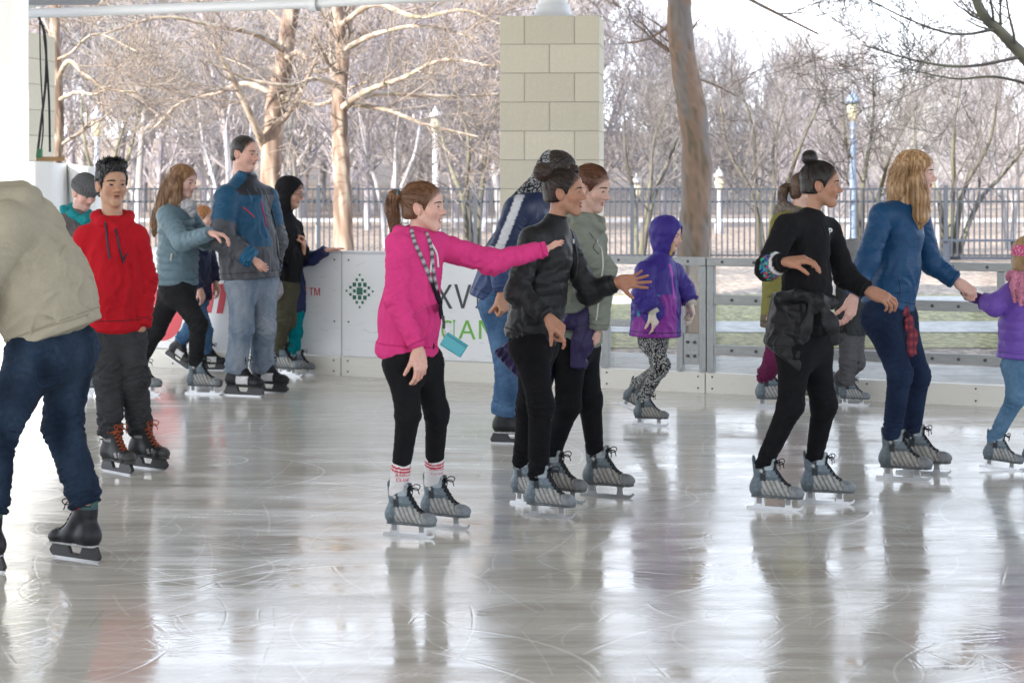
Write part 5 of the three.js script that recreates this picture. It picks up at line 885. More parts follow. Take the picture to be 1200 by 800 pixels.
// ---------------------------------------------------------------- girl in the black jacket with two buns
figure({
  label: 'girl in black quilted jacket with two hair buns, palm held out', base: [636, 603], yaw: 72, size: 0.93,
  j: { head: [662, 226, 0], neck: [651, 262, 0], ch: [643, 300, 0], shR: [623, 281, 0.12], elR: [606, 342, 0.2], wrR: [641, 371, 0.26], shL: [662, 284, -0.12], elL: [690, 343, -0.13], wrL: [722, 331, -0.06], hpR: [621, 404, 0.06], knR: [634, 474, 0.1], hpL: [630, 404, -0.06], knL: [620, 478, -0.12] },
  head: { yaw: 78, pitch: 3, size: 0.91, skin: BROWN_SKIN, iris: [0.02, 0.012, 0.008], brow: [0.015, 0.01, 0.008], open: 0.007, nose: 0.92, lips: 1.15, neckR: 0.041, jaw: 0.94 },
  hands: { R: { pose: 'point', tip: [664, 392, 0.27], palm: [-0.5, -0.6, -0.6] }, L: { pose: 'open', tip: [762, 328, 0], palm: [0.1, 0.25, 1], size: 0.88 } },
  hair: { comb: 110, low: -0.045, color: [0.012, 0.007, 0.005], color2: [0.03, 0.017, 0.011], flow: [-0.04, 0.1, -0.1], amp: 0.0014, line: 0.012, add: [bun([-0.04, 0.112, -0.098], 0.05), bun([0.062, 0.116, 0.04], 0.027)], k: 0.008, box: [[-0.13, -0.12, -0.17], [0.13, 0.18, 0.13]] },
  locks: (c) => [[-0.04, 0.112, -0.098, 0.05], [0.062, 0.116, 0.04, 0.027]].map(([x, y, z, r]) => { const f = ell([x, y, z], [r, r, r]), g = (a, b, e) => f(a, b, e) - 0.004 * N3(a * 70, b * 70, e * 70) - 0.0025 * N3(a * 160, b * 160, e * 160); return turned(mesh(g, [x - 0.07, y - 0.07, z - 0.07], [x + 0.07, y + 0.07, z + 0.07], 0.0042, grain([0.035, 0.018, 0.011], 0.5, 80)), c.hb, c.j.head, 0.91); }),
  legs: { name: 'trousers', r: [0.09, 0.062, 0.05], col: [0.008, 0.008, 0.01], wr: 0.0035, stack: 34, grain: 0.2 },
  top: { name: 'jacket', hem: [621, 399, 0], mid: [631, 350, 0], r: { hem: 0.16, mid: 0.15, ch: 0.138, sh: 0.058, trap: 0.038 }, flat: 1.2, arm: [0.065, 0.06, 0.046], wr: 0.004, quilt: [0.06, 0.006, 0.07], col: [0.014, 0.015, 0.017], mat: M.nylon, add: (c) => standCollar(c, 0.055, 0.042, 0.01) },
  skates: 'rental', skateSize: 0.9, feet: { R: [642, 606, 62], L: [622, 592, 50] },
  extra: (c) => {
    const J = c.J; onTop(c, 'zip', [[672, 262], [682, 300], [676, 350], [668, 395]], [-0.3, 0, -1], 0.005, [0.02, 0.02, 0.022], 0.001);
    const p = add(hit(c.topField, add(J([676, 283, 0]), [0.1, 0, 0.33]), unit([-0.3, 0, -1])), [0, 0, 0.002]); part('chest_mark', paint(box(0.012, 0.02, 0.003, ...p), [0.6, 0.6, 0.62]), M.small, c.g);
  },
});
// ---------------------------------------------------------------- girl in sage green hoodie behind her
figure({
  label: 'smiling girl in sage green hoodie with purple jacket round her waist', base: [684, 585], yaw: 66, size: 0.98,
  j: { head: [694, 221, 0], neck: [686, 257, 0], ch: [680, 296, 0], shR: [674, 279, 0.13], elR: [706, 316, 0.16], wrR: [701, 386, 0.14], shL: [697, 282, -0.13], elL: [696, 330, -0.2], wrL: [690, 384, -0.2], hpR: [668, 404, 0.06], knR: [666, 474, 0.1], hpL: [680, 404, -0.06], knL: [691, 468, -0.05] },
  head: { yaw: 62, pitch: -12, size: 0.92, skin: [0.64, 0.42, 0.34], iris: [0.06, 0.05, 0.03], brow: [0.12, 0.06, 0.035], open: 0.005, lips: 0.85, neckR: 0.041, nose: 0.9, jaw: 0.94 },
  hands: { R: { pose: 'relaxed', tip: [699, 400, 0.14], palm: [-0.8, 0, -0.6], size: 0.55 } },
  hair: { comb: 200, color: [0.075, 0.028, 0.014], color2: [0.14, 0.055, 0.026], flow: [0, 0.03, -0.12], amp: 0.0016, line: 0.004, add: [bun([0, 0.02, -0.13], 0.03)] },
  legs: { name: 'leggings', r: [0.088, 0.06, 0.042], col: [0.009, 0.009, 0.011], wr: 0.002, grain: 0.2 },
  top: { name: 'hoodie', hem: [674, 398, 0], mid: [678, 350, 0], r: { hem: 0.15, mid: 0.142, ch: 0.138, sh: 0.056, trap: 0.036 }, flat: 1.25, arm: [0.064, 0.066, 0.05], wr: 0.006, col: [0.26, 0.285, 0.235], grain: 0.07, rib: true, add: (c) => hoodDown(c, 1) },
  skates: 'rental_worn', skateSize: 0.94, feet: { R: [656, 588, 58], L: [710, 582, 66] },
  extra: (c) => {
    tiedJacket(c, { col: [0.035, 0.025, 0.09], ring: [[650, 382, 0.1], [668, 376, 0.17], [690, 372, 0.1], [698, 374, -0.05], [680, 380, -0.16], [655, 386, -0.12], [650, 382, 0.1]], drops: [[[[690, 370, 0.14], [684, 400, 0.16], [676, 432, 0.15]], [0.05, 0.055, 0.04], [0.5, 0, 1]], [[[652, 385, 0.0], [625, 412, 0.02], [600, 436, 0.03]], [0.09, 0.11, 0.13], [0.6, 0.7, 0.1]], [[[650, 385, 0.02], [640, 425, 0.0], [628, 462, 0]], [0.10, 0.13, 0.12], [1, 0, 0.1]]] });
    const J = c.J; onTop(c, 'lacing', [[684, 272], [690, 280], [684, 288], [690, 296]], [-0.2, 0, -1], 0.003, [0.1, 0.1, 0.07], 0.001); onTop(c, 'drawstring', [[696, 280], [692, 320], [688, 372]], [-0.2, 0, -1], 0.004, [0.6, 0.6, 0.56], 0.003);
  },
});
// ---------------------------------------------------------------- person in the navy track top
figure({
  label: 'person in navy track top with white sleeve stripe, behind the girls', base: [600, 519], yaw: 78, size: 1.02,
  j: { head: [655, 203, 0], neck: [632, 230, 0], ch: [617, 264, 0], shR: [606, 246, 0.16], elR: [585, 300, 0.24], wrR: [588, 342, 0.26], shL: [630, 250, -0.16], elL: [642, 300, -0.2], wrL: [665, 320, -0.15], hpR: [584, 358, 0.09], knR: [598, 432, 0.12], hpL: [592, 358, -0.09], knL: [610, 432, -0.1] },
  head: { yaw: 80, pitch: -14, size: 1.0, skin: TAN, brow: [0.02, 0.015, 0.01], neckR: 0.052 },
  hands: { R: { pose: 'fist', tip: [592, 366, 0.27], palm: [-0.6, 0.2, -0.7] } },
  hair: { color: [0.018, 0.012, 0.01], color2: [0.035, 0.022, 0.016], kind: 'tuft', thick: 0.014, amp: 0.004, line: 0.012 },
  legs: { name: 'jeans', r: [0.1, 0.082, 0.075], over: 0.55, wr: 0.006, stack: 24, col: denim([0.045, 0.10, 0.20], [0.10, 0.19, 0.33]) },
  top: { name: 'track_top', hem: [578, 354, 0], mid: [594, 308, 0], r: { hem: 0.17, mid: 0.165, ch: 0.165, sh: 0.075 }, flat: 1.2, arm: [0.08, 0.068, 0.048], wr: 0.005, mat: M.nylon,
    col: (c) => (x, y, z, n) => { const p = [x, y, z], [k, t, e] = onArm(c, p), u = unit(sub(c.j.elR, c.j.shR)), out = unit(cross(u, [0, 0, 1])); let b = [0.018, 0.03, 0.085]; const off = dot(sub(p, c.j.shR), unit(cross([0, 0, 1], u))); if (k === 'R' && e < 0.12 && z > c.j.shR[2] - 0.02 && t < 1.02) { if (abs(off + 0.015) < 0.024) b = [0.74, 0.75, 0.78]; } if (k === 'R' && abs(t - 0.98) < 0.07) b = [0.72, 0.74, 0.78]; if (y < c.mid?.[1] ?? 0) b = [0.03, 0.06, 0.17]; return mul(b, 1 + 0.08 * N3(x * 40, y * 40, z * 40)); } },
  skates: 'hockey', skateSize: 1.0, cuff: 0.24, feet: { R: [602, 520, 78], L: [618, 511, 74] },
  extra: (c) => { // speckled hood standing up behind the head
    const hu = hoodUp(c, { t: 0.02, fz: -0.03, back: -0.035 })[0], ne = cone(c.head([0, -0.04, -0.075]), add(c.j.shR, [0.0, 0.03, -0.1]), 0.062, 0.06), f = (x, y, z) => smin(hu(x, y, z), ne(x, y, z), 0.05);
    const [lo, hi] = boxOf([c.j.head, c.j.shR, c.j.neck], 0.2); part('speckled_hood', mesh(f, lo, hi, 0.0075, (x, y, z) => N3(x * 95, y * 95, z * 95) + 0.5 * N3(x * 40, y * 40, z * 40) > 0.22 ? [0.45, 0.45, 0.46] : [0.015, 0.016, 0.02]), M.cloth, c.g);
  },
});
// ---------------------------------------------------------------- girl in the black sweatshirt
figure({
  label: 'girl in black sweatshirt with high bun, black jacket tied at waist', base: [938, 594], yaw: 74, size: 0.96,
  j: { head: [963, 217, 0], neck: [951, 253, 0], ch: [946, 288, 0], shR: [922, 266, 0.13], elR: [899, 314, 0.22], wrR: [920, 307, 0.31], shL: [971, 270, -0.12], elL: [992, 324, -0.14], wrL: [1017, 340, -0.08], hpR: [932, 408, 0.07], knR: [927, 475, 0.12], hpL: [953, 408, -0.06], knL: [966, 474, -0.03] },
  head: { yaw: 80, pitch: 0, size: 0.9, skin: BROWN_SKIN, iris: [0.02, 0.012, 0.008], brow: [0.012, 0.009, 0.008], nose: 0.92, lips: 1.1, neckR: 0.039, jaw: 0.94 },
  hands: { R: { pose: 'relaxed', tip: [952, 303, 0.36], palm: [0.1, -0.9, -0.3] }, L: { pose: 'relaxed', tip: [1040, 350, -0.06], palm: [0, -0.7, -0.7] } },
  hair: { comb: 200, low: -0.045, color: [0.011, 0.008, 0.007], color2: [0.022, 0.015, 0.012], flow: [0, 0.12, -0.06], amp: 0.0012, line: 0.012, add: [bun([0, 0.145, -0.062], 0.044)], k: 0.006, box: [[-0.12, -0.12, -0.16], [0.12, 0.21, 0.13]] },
  legs: { name: 'leggings', r: [0.088, 0.062, 0.042], col: [0.009, 0.009, 0.011], wr: 0.002, grain: 0.2 },
  top: { name: 'sweatshirt', hem: [944, 392, 0], mid: [946, 335, 0], r: { hem: 0.138, mid: 0.135, ch: 0.134, sh: 0.056, trap: 0.034 }, flat: 1.22, arm: [0.063, 0.056, 0.045], wr: 0.0055, ribCuff: false,
    col: (c) => (x, y, z) => { const [k, t, e] = onArm(c, [x, y, z]); let b = BLK; if (k === 'R' && e < 0.085 && t > 1.12) { if (t > 1.52 && t < 1.68) b = [0.66, 0.66, 0.68]; else if (t < 1.5) { const q = N3(x * 55, y * 55, z * 55); b = q > 0.35 ? [0.5, 0.05, 0.09] : q > 0.1 ? [0.05, 0.15, 0.45] : q < -0.35 ? [0.06, 0.4, 0.3] : BLK; } } return mul(b, 1 + 0.15 * N3(x * 60, y * 60, z * 60)); } },
  skates: 'rental', skateSize: 0.92, feet: { R: [907, 597, 66], L: [967, 590, 72] },
  extra: (c) => {
    tiedJacket(c, { col: [0.012, 0.012, 0.014], quilt: 0.05, rr: 0.03, k: 3, ring: [[915, 350, 0.1], [935, 346, 0.17], [960, 352, 0.16], [974, 354, 0.0], [960, 358, -0.15], [930, 360, -0.14], [915, 350, 0.1]],
      panel: { top: [936, 346, 0], end: [926, 440, 0], r: [0.15, 0.178], cuts: [[[958, 352], [0.957, -0.29, 0]], [[905, 411], [-0.657, -0.754, 0]]] },
      drops: [[[[962, 356, 0.17], [974, 380, 0.17], [982, 404, 0.14]], [0.028, 0.032, 0.028], [0.4, 0, 1]], [[[956, 356, 0.17], [946, 380, 0.19], [937, 404, 0.19]], [0.028, 0.032, 0.028], [0.2, 0, 1]]] });
    const p = add(hit(c.topField, add(c.J([972, 271, 0]), [0.12, 0, 0.34]), unit([-0.35, 0, -1])), [0.002, 0, 0.003]); for (const [ch, dy] of [['P', 0], ['H', 0]].slice(0, 1)) { const tg = new TextGeometry('P', { font: FONT_SANS_B, size: 0.032, depth: 0.003, curveSegments: 3 }); turned(tg, [unit([0.94, 0, -0.35]), [0, 1, 0], unit([0.35, 0, 0.94])], add(p, [-0.012, -0.016, 0])); part('chest_letter', paint(tg, [0.7, 0.7, 0.72]), M.small, c.g); }
  },
});
// ---------------------------------------------------------------- child in the purple hooded coat
figure({
  label: 'child in purple hooded coat with spotted leggings and cream gloves', base: [760, 498], yaw: 62, size: 0.74,
  j: { head: [783, 276, 0], neck: [777, 303, 0], ch: [771, 325, 0], shR: [757, 319, 0.09], elR: [754, 346, 0.13], wrR: [765, 364, 0.16], shL: [789, 320, -0.09], elL: [800, 338, -0.1], wrL: [809, 354, -0.06], hpR: [762, 398, 0.045], knR: [776, 428, 0.09], hpL: [769, 398, -0.045], knL: [772, 434, -0.04] },
  head: { yaw: 68, pitch: -8, size: 0.84, skin: FAIR, iris: [0.08, 0.07, 0.05], brow: [0.3, 0.2, 0.1], cheek: 1.08, nose: 0.8, jaw: 0.95 },
  hands: { R: { pose: 'relaxed', tip: [770, 388, 0.17], palm: [-0.7, 0, -0.7], skin: [0.66, 0.62, 0.52], size: 0.84 }, L: { pose: 'relaxed', tip: [813, 374, -0.05], palm: [-0.9, 0, 0.2], skin: [0.66, 0.62, 0.52], size: 0.84 } },
  hair: { color: [0.42, 0.26, 0.11], color2: [0.52, 0.34, 0.16], kind: 'fall', ears: false, thick: 0.006, amp: 0.0016, add: [cone([0.05, 0.02, 0.055], [0.05, -0.13, 0.05], 0.018, 0.012), cone([-0.05, 0.02, 0.055], [-0.048, -0.13, 0.055], 0.018, 0.012)], box: [[-0.12, -0.16, -0.16], [0.12, 0.17, 0.13]] },
  legs: { name: 'spotted_leggings', h: 0.0052, r: [0.092, 0.066, 0.05], wr: 0.003, stack: 26, col: () => (x, y, z) => { const a = N3(x * 95, y * 95, z * 95), b = N3(x * 170 + 3, y * 170, z * 170); return a + 0.55 * b > 0.2 ? [0.50, 0.50, 0.48] : [0.018, 0.018, 0.02]; } },
  top: { name: 'coat', hem: [768, 394, 0], mid: [769, 360, 0], r: { hem: 0.245, mid: 0.22, ch: 0.19, sh: 0.085, neck: 0.09 }, flat: 1.15, arm: [0.1, 0.096, 0.076], wr: 0.006, mat: M.nylon, add: (c) => hoodUp(c, { t: 0.032, fz: 0.0, peak: 0.006 }), addJoin: 0.03, more: (c) => [c.j.head],
    col: (c) => { const T = toLocal(c.B, c.j.ch, 1); return (x, y, z) => { const p = [x, y, z], [k, t, e] = onArm(c, p), q = T(p); let b = [0.05, 0.03, 0.27]; const inArm = e < 0.078;
      if (!inArm && y < c.j.neck[1] - 0.03) { const yy = y - c.hem[1], lim = 0.20 + 0.9 * (q[2] + 0.0); if (yy < min(0.27, lim) && q[2] > -0.12 && abs(q[0]) > 0.03) b = [0.27, 0.035, 0.33]; if (abs(yy - lim) < 0.022 && yy < 0.27 && q[2] > -0.06 && q[2] < 0.075 && abs(q[0]) > 0.03) b = [0.0, 0.36, 0.42]; if (q[0] < -0.026 && q[0] > -0.05 && q[2] > 0.05 && yy >= 0.24) b = [0.5, 0.05, 0.5]; }
      return mul(b, 1 + 0.08 * N3(x * 45, y * 45, z * 45)); }; } },
  skates: 'rental_worn', skateSize: 0.78, feet: { R: [761, 499, 76], L: [741, 489, 68, -24, 0.04] },
  extra: (c) => { const J = c.J; onTop(c, 'zip', [[793, 308], [796, 340], [796, 390]], [-0.25, 0, -1], 0.004, [0.05, 0.03, 0.2], 0.001); for (const [k, a] of [['R', 1], ['L', 1]]) { const w = c.j['wr' + k], e = c.j['el' + k], u = unit(sub(w, e)); part('glove_cuff', paint(tube([add(w, mul(u, -0.01)), add(w, mul(u, 0.025))], 0.036, 12), [0.62, 0.58, 0.48]), M.cloth, c.g); } },
});
// ---------------------------------------------------------------- woman in the blue quilted jacket
const STRAW = [0.29, 0.15, 0.065], STRAW2 = [0.58, 0.38, 0.20];
figure({
  label: 'woman in blue quilted jacket with long strawberry blond hair', base: [1062, 560], yaw: 70, size: 1.0,
  j: { head: [1074, 204, 0], neck: [1063, 238, 0], ch: [1056, 275, 0], shR: [1034, 253, 0.14], elR: [1017, 305, 0.2], wrR: [1001, 346, 0.24], shL: [1076, 256, -0.12], elL: [1092, 308, -0.17], wrL: [1121, 329, -0.13], hpR: [1034, 372, 0.08], knR: [1055, 438, 0.13], hpL: [1051, 372, -0.07], knL: [1076, 440, -0.04] },
  head: { yaw: 74, pitch: 1, size: 0.95, skin: [0.66, 0.43, 0.36], iris: [0.1, 0.13, 0.15], brow: [0.2, 0.11, 0.05], neckR: 0.041, nose: 0.9, jaw: 0.94 },
  hands: { R: { pose: 'relaxed', tip: [992, 392, 0.25], palm: [-0.7, 0, -0.7] }, L: { pose: 'fist', tip: [1144, 345, -0.1], palm: [0, -0.8, -0.5] } },
  hair: { comb: 220, color: STRAW, color2: STRAW2, kind: 'fall', ears: false, thick: 0.013, amp: 0.0022, low: -0.12, top: 0.004, line: -0.004 },
  locks: (c) => [...lock(c, [[0.0, 0.03, -0.05], [-0.03, -0.06, -0.075], [-0.045, -0.17, -0.085], [-0.055, -0.27, -0.075]], [0.085, 0.082, 0.07, 0.03], 420, STRAW, STRAW2, { end: 0.3, r: 0.0014 }), ...lock(c, [[-0.065, 0.06, 0.015], [-0.085, -0.03, 0.01], [-0.088, -0.13, 0.03], [-0.09, -0.23, 0.03], [-0.085, -0.29, 0.02]], [0.025, 0.042, 0.048, 0.04, 0.015], 330, STRAW, STRAW2, { end: 0.3, r: 0.0014 }), ...lock(c, [[0.055, 0.06, 0.0], [0.078, -0.05, 0.0], [0.08, -0.2, 0.04]], [0.03, 0.045, 0.03], 60, STRAW, STRAW2), ...lock(c, [[-0.07, 0.05, -0.05], [-0.085, -0.08, -0.09], [-0.09, -0.2, -0.13]], [0.03, 0.05, 0.02], 200, STRAW, STRAW2, { end: 0.4, r: 0.0014 })],
  legs: { name: 'jeans', r: [0.098, 0.062, 0.048], wr: 0.003, stack: 30, col: denim([0.010, 0.018, 0.045], [0.018, 0.032, 0.07]) },
  top: { name: 'jacket', hem: [1040, 360, 0], mid: [1048, 318, 0], r: { hem: 0.165, mid: 0.148, ch: 0.142, sh: 0.06, trap: 0.042 }, flat: 1.2, arm: [0.066, 0.058, 0.048], wr: 0.0035, quilt: [0.021, 0.0016, 0.021], col: [0.008, 0.066, 0.17], grain: 0.07, mat: M.nylon, add: (c) => standCollar(c, 0.062, 0.05) },
  skates: 'rental_worn', skateSize: 0.98, feet: { R: [1058, 562, 66], L: [1081, 555, 68] },
  extra: (c) => {
    const J = c.J, pts = [[1062, 362, 0.12], [1066, 378, 0.15], [1070, 394, 0.15], [1069, 412, 0.14]].map(J), f = union([0, 1, 2].map((i) => cone(pts[i], pts[i + 1], 0.022, 0.024, { flat: [0.3, 0, 1, 3], w: folds([0, 1, 0], 0.006, 20, 3) })), 0.02), [lo, hi] = boxOf(pts, 0.06);
    part('plaid_scarf_end', mesh(f, lo, hi, 0.006, (x, y, z) => { const a = abs(sin(x * 120)), b = abs(sin(y * 75)); return a > 0.9 ? [0.07, 0.04, 0.07] : b > 0.75 ? [0.20, 0.035, 0.05] : [0.32, 0.06, 0.065]; }), M.cloth, c.g);
    onTop(c, 'pocket_zip', [[1047, 322], [1050, 338], [1048, 352]], [0, 0, -1], 0.0035, [0.008, 0.04, 0.11], 0.0); onTop(c, 'zip', [[1088, 258], [1089, 300], [1076, 358]], [-0.6, 0, -0.8], 0.004, [0.008, 0.03, 0.09], 0.001);
  },
});
// ---------------------------------------------------------------- child in lavender at the right edge
figure({
  label: 'child in lavender puffer jacket with pink headband at right edge', base: [1186, 551], yaw: 75, size: 0.74,
  j: { head: [1209, 300, 0], neck: [1205, 326, 0], ch: [1200, 350, 0], shR: [1188, 343, 0.08], elR: [1166, 358, 0.06], wrR: [1152, 352, 0.0], shL: [1215, 344, -0.1], elL: [1228, 380, -0.14], wrL: [1242, 400, -0.1], hpR: [1190, 428, 0.05], knR: [1191, 466, 0.09], hpL: [1200, 428, -0.05], knL: [1214, 468, -0.03] },
  head: { yaw: 70, pitch: 4, size: 0.86, skin: FAIR, nose: 0.8, cheek: 1.08 },
  hands: { R: { pose: 'fist', tip: [1132, 345, -0.06], palm: [0, 0.6, 0.6], skin: [0.06, 0.025, 0.14], size: 0.9 }, L: { pose: 'relaxed', tip: [1256, 412, -0.1], palm: [0, -1, 0], skin: [0.06, 0.025, 0.14] } },
  hair: { color: [0.30, 0.19, 0.09], color2: [0.42, 0.27, 0.13], kind: 'fall', ears: false, thick: 0.01, low: -0.11, add: [ell([0, -0.06, -0.07], [0.07, 0.08, 0.05])], box: [[-0.12, -0.17, -0.16], [0.12, 0.17, 0.13]] },
  legs: { name: 'jeans', r: [0.088, 0.066, 0.052], wr: 0.003, stack: 30, col: denim([0.08, 0.17, 0.28], [0.16, 0.28, 0.42]) },
  top: { name: 'jacket', hem: [1194, 420, 0], mid: [1196, 384, 0], r: { hem: 0.185, mid: 0.175, ch: 0.165, sh: 0.075 }, flat: 1.2, arm: [0.084, 0.076, 0.06], wr: 0.003, quilt: [0.058, 0.006, 0.06], col: [0.20, 0.10, 0.50], grain: 0.06, mat: M.nylon, add: (c) => standCollar(c, 0.075, 0.05) },
  skates: 'rental', skateSize: 0.76, feet: { R: [1172, 551, 72, -6, 0.004], L: [1220, 552, 72] },
  extra: (c) => {
    const band = (x, y, z) => max(ell([0, 0.03, -0.012], [0.088, 0.1, 0.108])(x, y, z), abs(y - 0.035 + 0.1 * z) - 0.035), g = mesh(band, [-0.12, -0.05, -0.14], [0.12, 0.12, 0.12], 0.005, (x, y, z) => N3(x * 60, y * 60, z * 60) > 0.35 ? [0.75, 0.5, 0.55] : [0.72, 0.1, 0.26]); part('headband', turned(g, c.hb, c.j.head, 0.86), M.cloth, c.g);
    const J = c.J, list = [[[1190, 322, 0.16], [1188, 336, 0.18], [1190, 352, 0.17]], [[1197, 322, 0.17], [1196, 340, 0.19], [1197, 356, 0.19]], [[1203, 324, 0.18], [1204, 340, 0.2], [1203, 354, 0.2]]].map((p) => p.map(J)), f0 = union([...list.flatMap((p) => [cone(p[0], p[1], 0.02, 0.018), cone(p[1], p[2], 0.018, 0.012)]), cone(J([1186, 324, 0.1]), J([1212, 326, 0.14]), 0.03, 0.03), cone(J([1186, 324, 0.1]), J([1196, 322, -0.12]), 0.03, 0.03)], 0.012), f = (x, y, z) => f0(x, y, z) - 0.004 * N3(x * 70, y * 30, z * 70), [lo, hi] = boxOf(list.flat(), 0.14); part('fringed_scarf', mesh(f, lo, hi, 0.0065, grain([0.62, 0.24, 0.34], 0.3, 60)), M.cloth, c.g);
  },
});
// ---------------------------------------------------------------- two skaters half hidden behind the girl in black
figure({
  label: 'skater in olive jacket and maroon trousers behind the girl in black', base: [915, 478], yaw: 80, size: 0.95,
  j: { head: [944, 222, 0], neck: [936, 248, 0], ch: [928, 278, 0], shR: [915, 262, 0.13], elR: [906, 310, 0.16], wrR: [908, 352, 0.18], shL: [940, 264, -0.13], elL: [948, 310, -0.16], wrL: [955, 345, -0.1], hpR: [915, 372, 0.06], knR: [908, 422, 0.08], hpL: [924, 372, -0.06], knL: [936, 422, -0.05] },
  head: { yaw: 80, size: 0.95, skin: FAIR, brow: [0.05, 0.03, 0.02] },
  hands: { R: { pose: 'relaxed', tip: [912, 372, 0.18], palm: [-0.7, 0, -0.7] } },
  hair: { color: [0.06, 0.032, 0.018], color2: [0.11, 0.06, 0.034], flow: [0, 0.02, -0.12] },
  locks: (c) => lock(c, [[0, 0.03, -0.11], [0, 0.0, -0.15], [0, -0.1, -0.16], [0.0, -0.19, -0.19]], [0.02, 0.032, 0.03, 0.012], 80, [0.06, 0.032, 0.018], [0.13, 0.075, 0.04]),
  legs: { name: 'trousers', r: [0.09, 0.072, 0.062], wr: 0.005, col: [0.13, 0.018, 0.065], stack: 24 },
  top: { name: 'coat', hem: [914, 385, 0], mid: [919, 330, 0], r: { hem: 0.17, mid: 0.165, ch: 0.155, sh: 0.068 }, flat: 1.2, arm: [0.072, 0.066, 0.05], wr: 0.006, col: (c) => (x, y, z) => mul(y < c.hem[1] + 0.1 ? [0.16, 0.13, 0.09] : [0.23, 0.215, 0.065], 1 + 0.1 * N3(x * 50, y * 50, z * 50)) },
  skates: 'rental', skateSize: 0.98, feet: { R: [907, 478, 76], L: [944, 473, 80] },
  extra: (c) => { const T = toWorld(c.B, c.j.neck, c.S), f0 = union([cone(T([-0.09, -0.02, 0]), T([0, 0.0, -0.1]), 0.045, 0.06), cone(T([0, 0, -0.1]), T([0.09, -0.02, 0]), 0.06, 0.045), cone(T([0, 0, -0.1]), T([0, -0.08, -0.13]), 0.06, 0.04)], 0.03), f = (x, y, z) => f0(x, y, z) - 0.008 * N3(x * 60, y * 60, z * 60); const [lo, hi] = boxOf([c.j.neck], 0.24); part('fur_collar', mesh(f, lo, hi, 0.0085, grain([0.24, 0.2, 0.17], 0.4, 70)), M.cloth, c.g); },
});
figure({
  label: 'small child in grey hood behind the woman in blue', base: [999, 474], yaw: 55, size: 0.66,
  j: { head: [1003, 299, 0], neck: [1000, 321, 0], ch: [999, 336, 0], shR: [990, 334, 0.06], elR: [987, 358, 0.08], wrR: [992, 376, 0.1], shL: [1009, 334, -0.06], elL: [1013, 356, -0.04], wrL: [1008, 374, 0.04], hpR: [994, 390, 0.03], knR: [994, 425, 0.06], hpL: [1002, 390, -0.03], knL: [1004, 425, 0.02] },
  head: { yaw: 60, pitch: -5, size: 0.82, skin: FAIR, nose: 0.8, cheek: 1.1 },
  hands: { R: { pose: 'fist', tip: [996, 390, 0.1], palm: [-0.7, 0, -0.7], skin: BLK }, L: { pose: 'fist', tip: [1006, 390, 0.05], palm: [-0.7, 0, -0.7], skin: BLK } },
  hair: { color: [0.2, 0.12, 0.06], kind: 'tuft', thick: 0.006 },
  legs: { name: 'trousers', r: [0.1, 0.085, 0.08], wr: 0.007, over: 0.4, col: [0.11, 0.11, 0.115], stack: 24 },
  top: { name: 'hooded_jacket', hem: [998, 392, 0], mid: [999, 364, 0], r: { hem: 0.19, mid: 0.18, ch: 0.16, sh: 0.08, neck: 0.08 }, flat: 1.15, arm: [0.086, 0.078, 0.064], wr: 0.006, addJoin: 0.03, more: (c) => [c.j.head], add: (c) => hoodUp(c, { t: 0.022 }), col: (c) => (x, y, z) => mul(y > c.j.neck[1] - 0.05 ? [0.30, 0.30, 0.31] : [0.05, 0.055, 0.06], 1 + 0.12 * N3(x * 50, y * 50, z * 50)) },
  skates: 'rental', skateSize: 0.74, feet: { R: [1000, 475, 70], L: [991, 470, 60] },
});
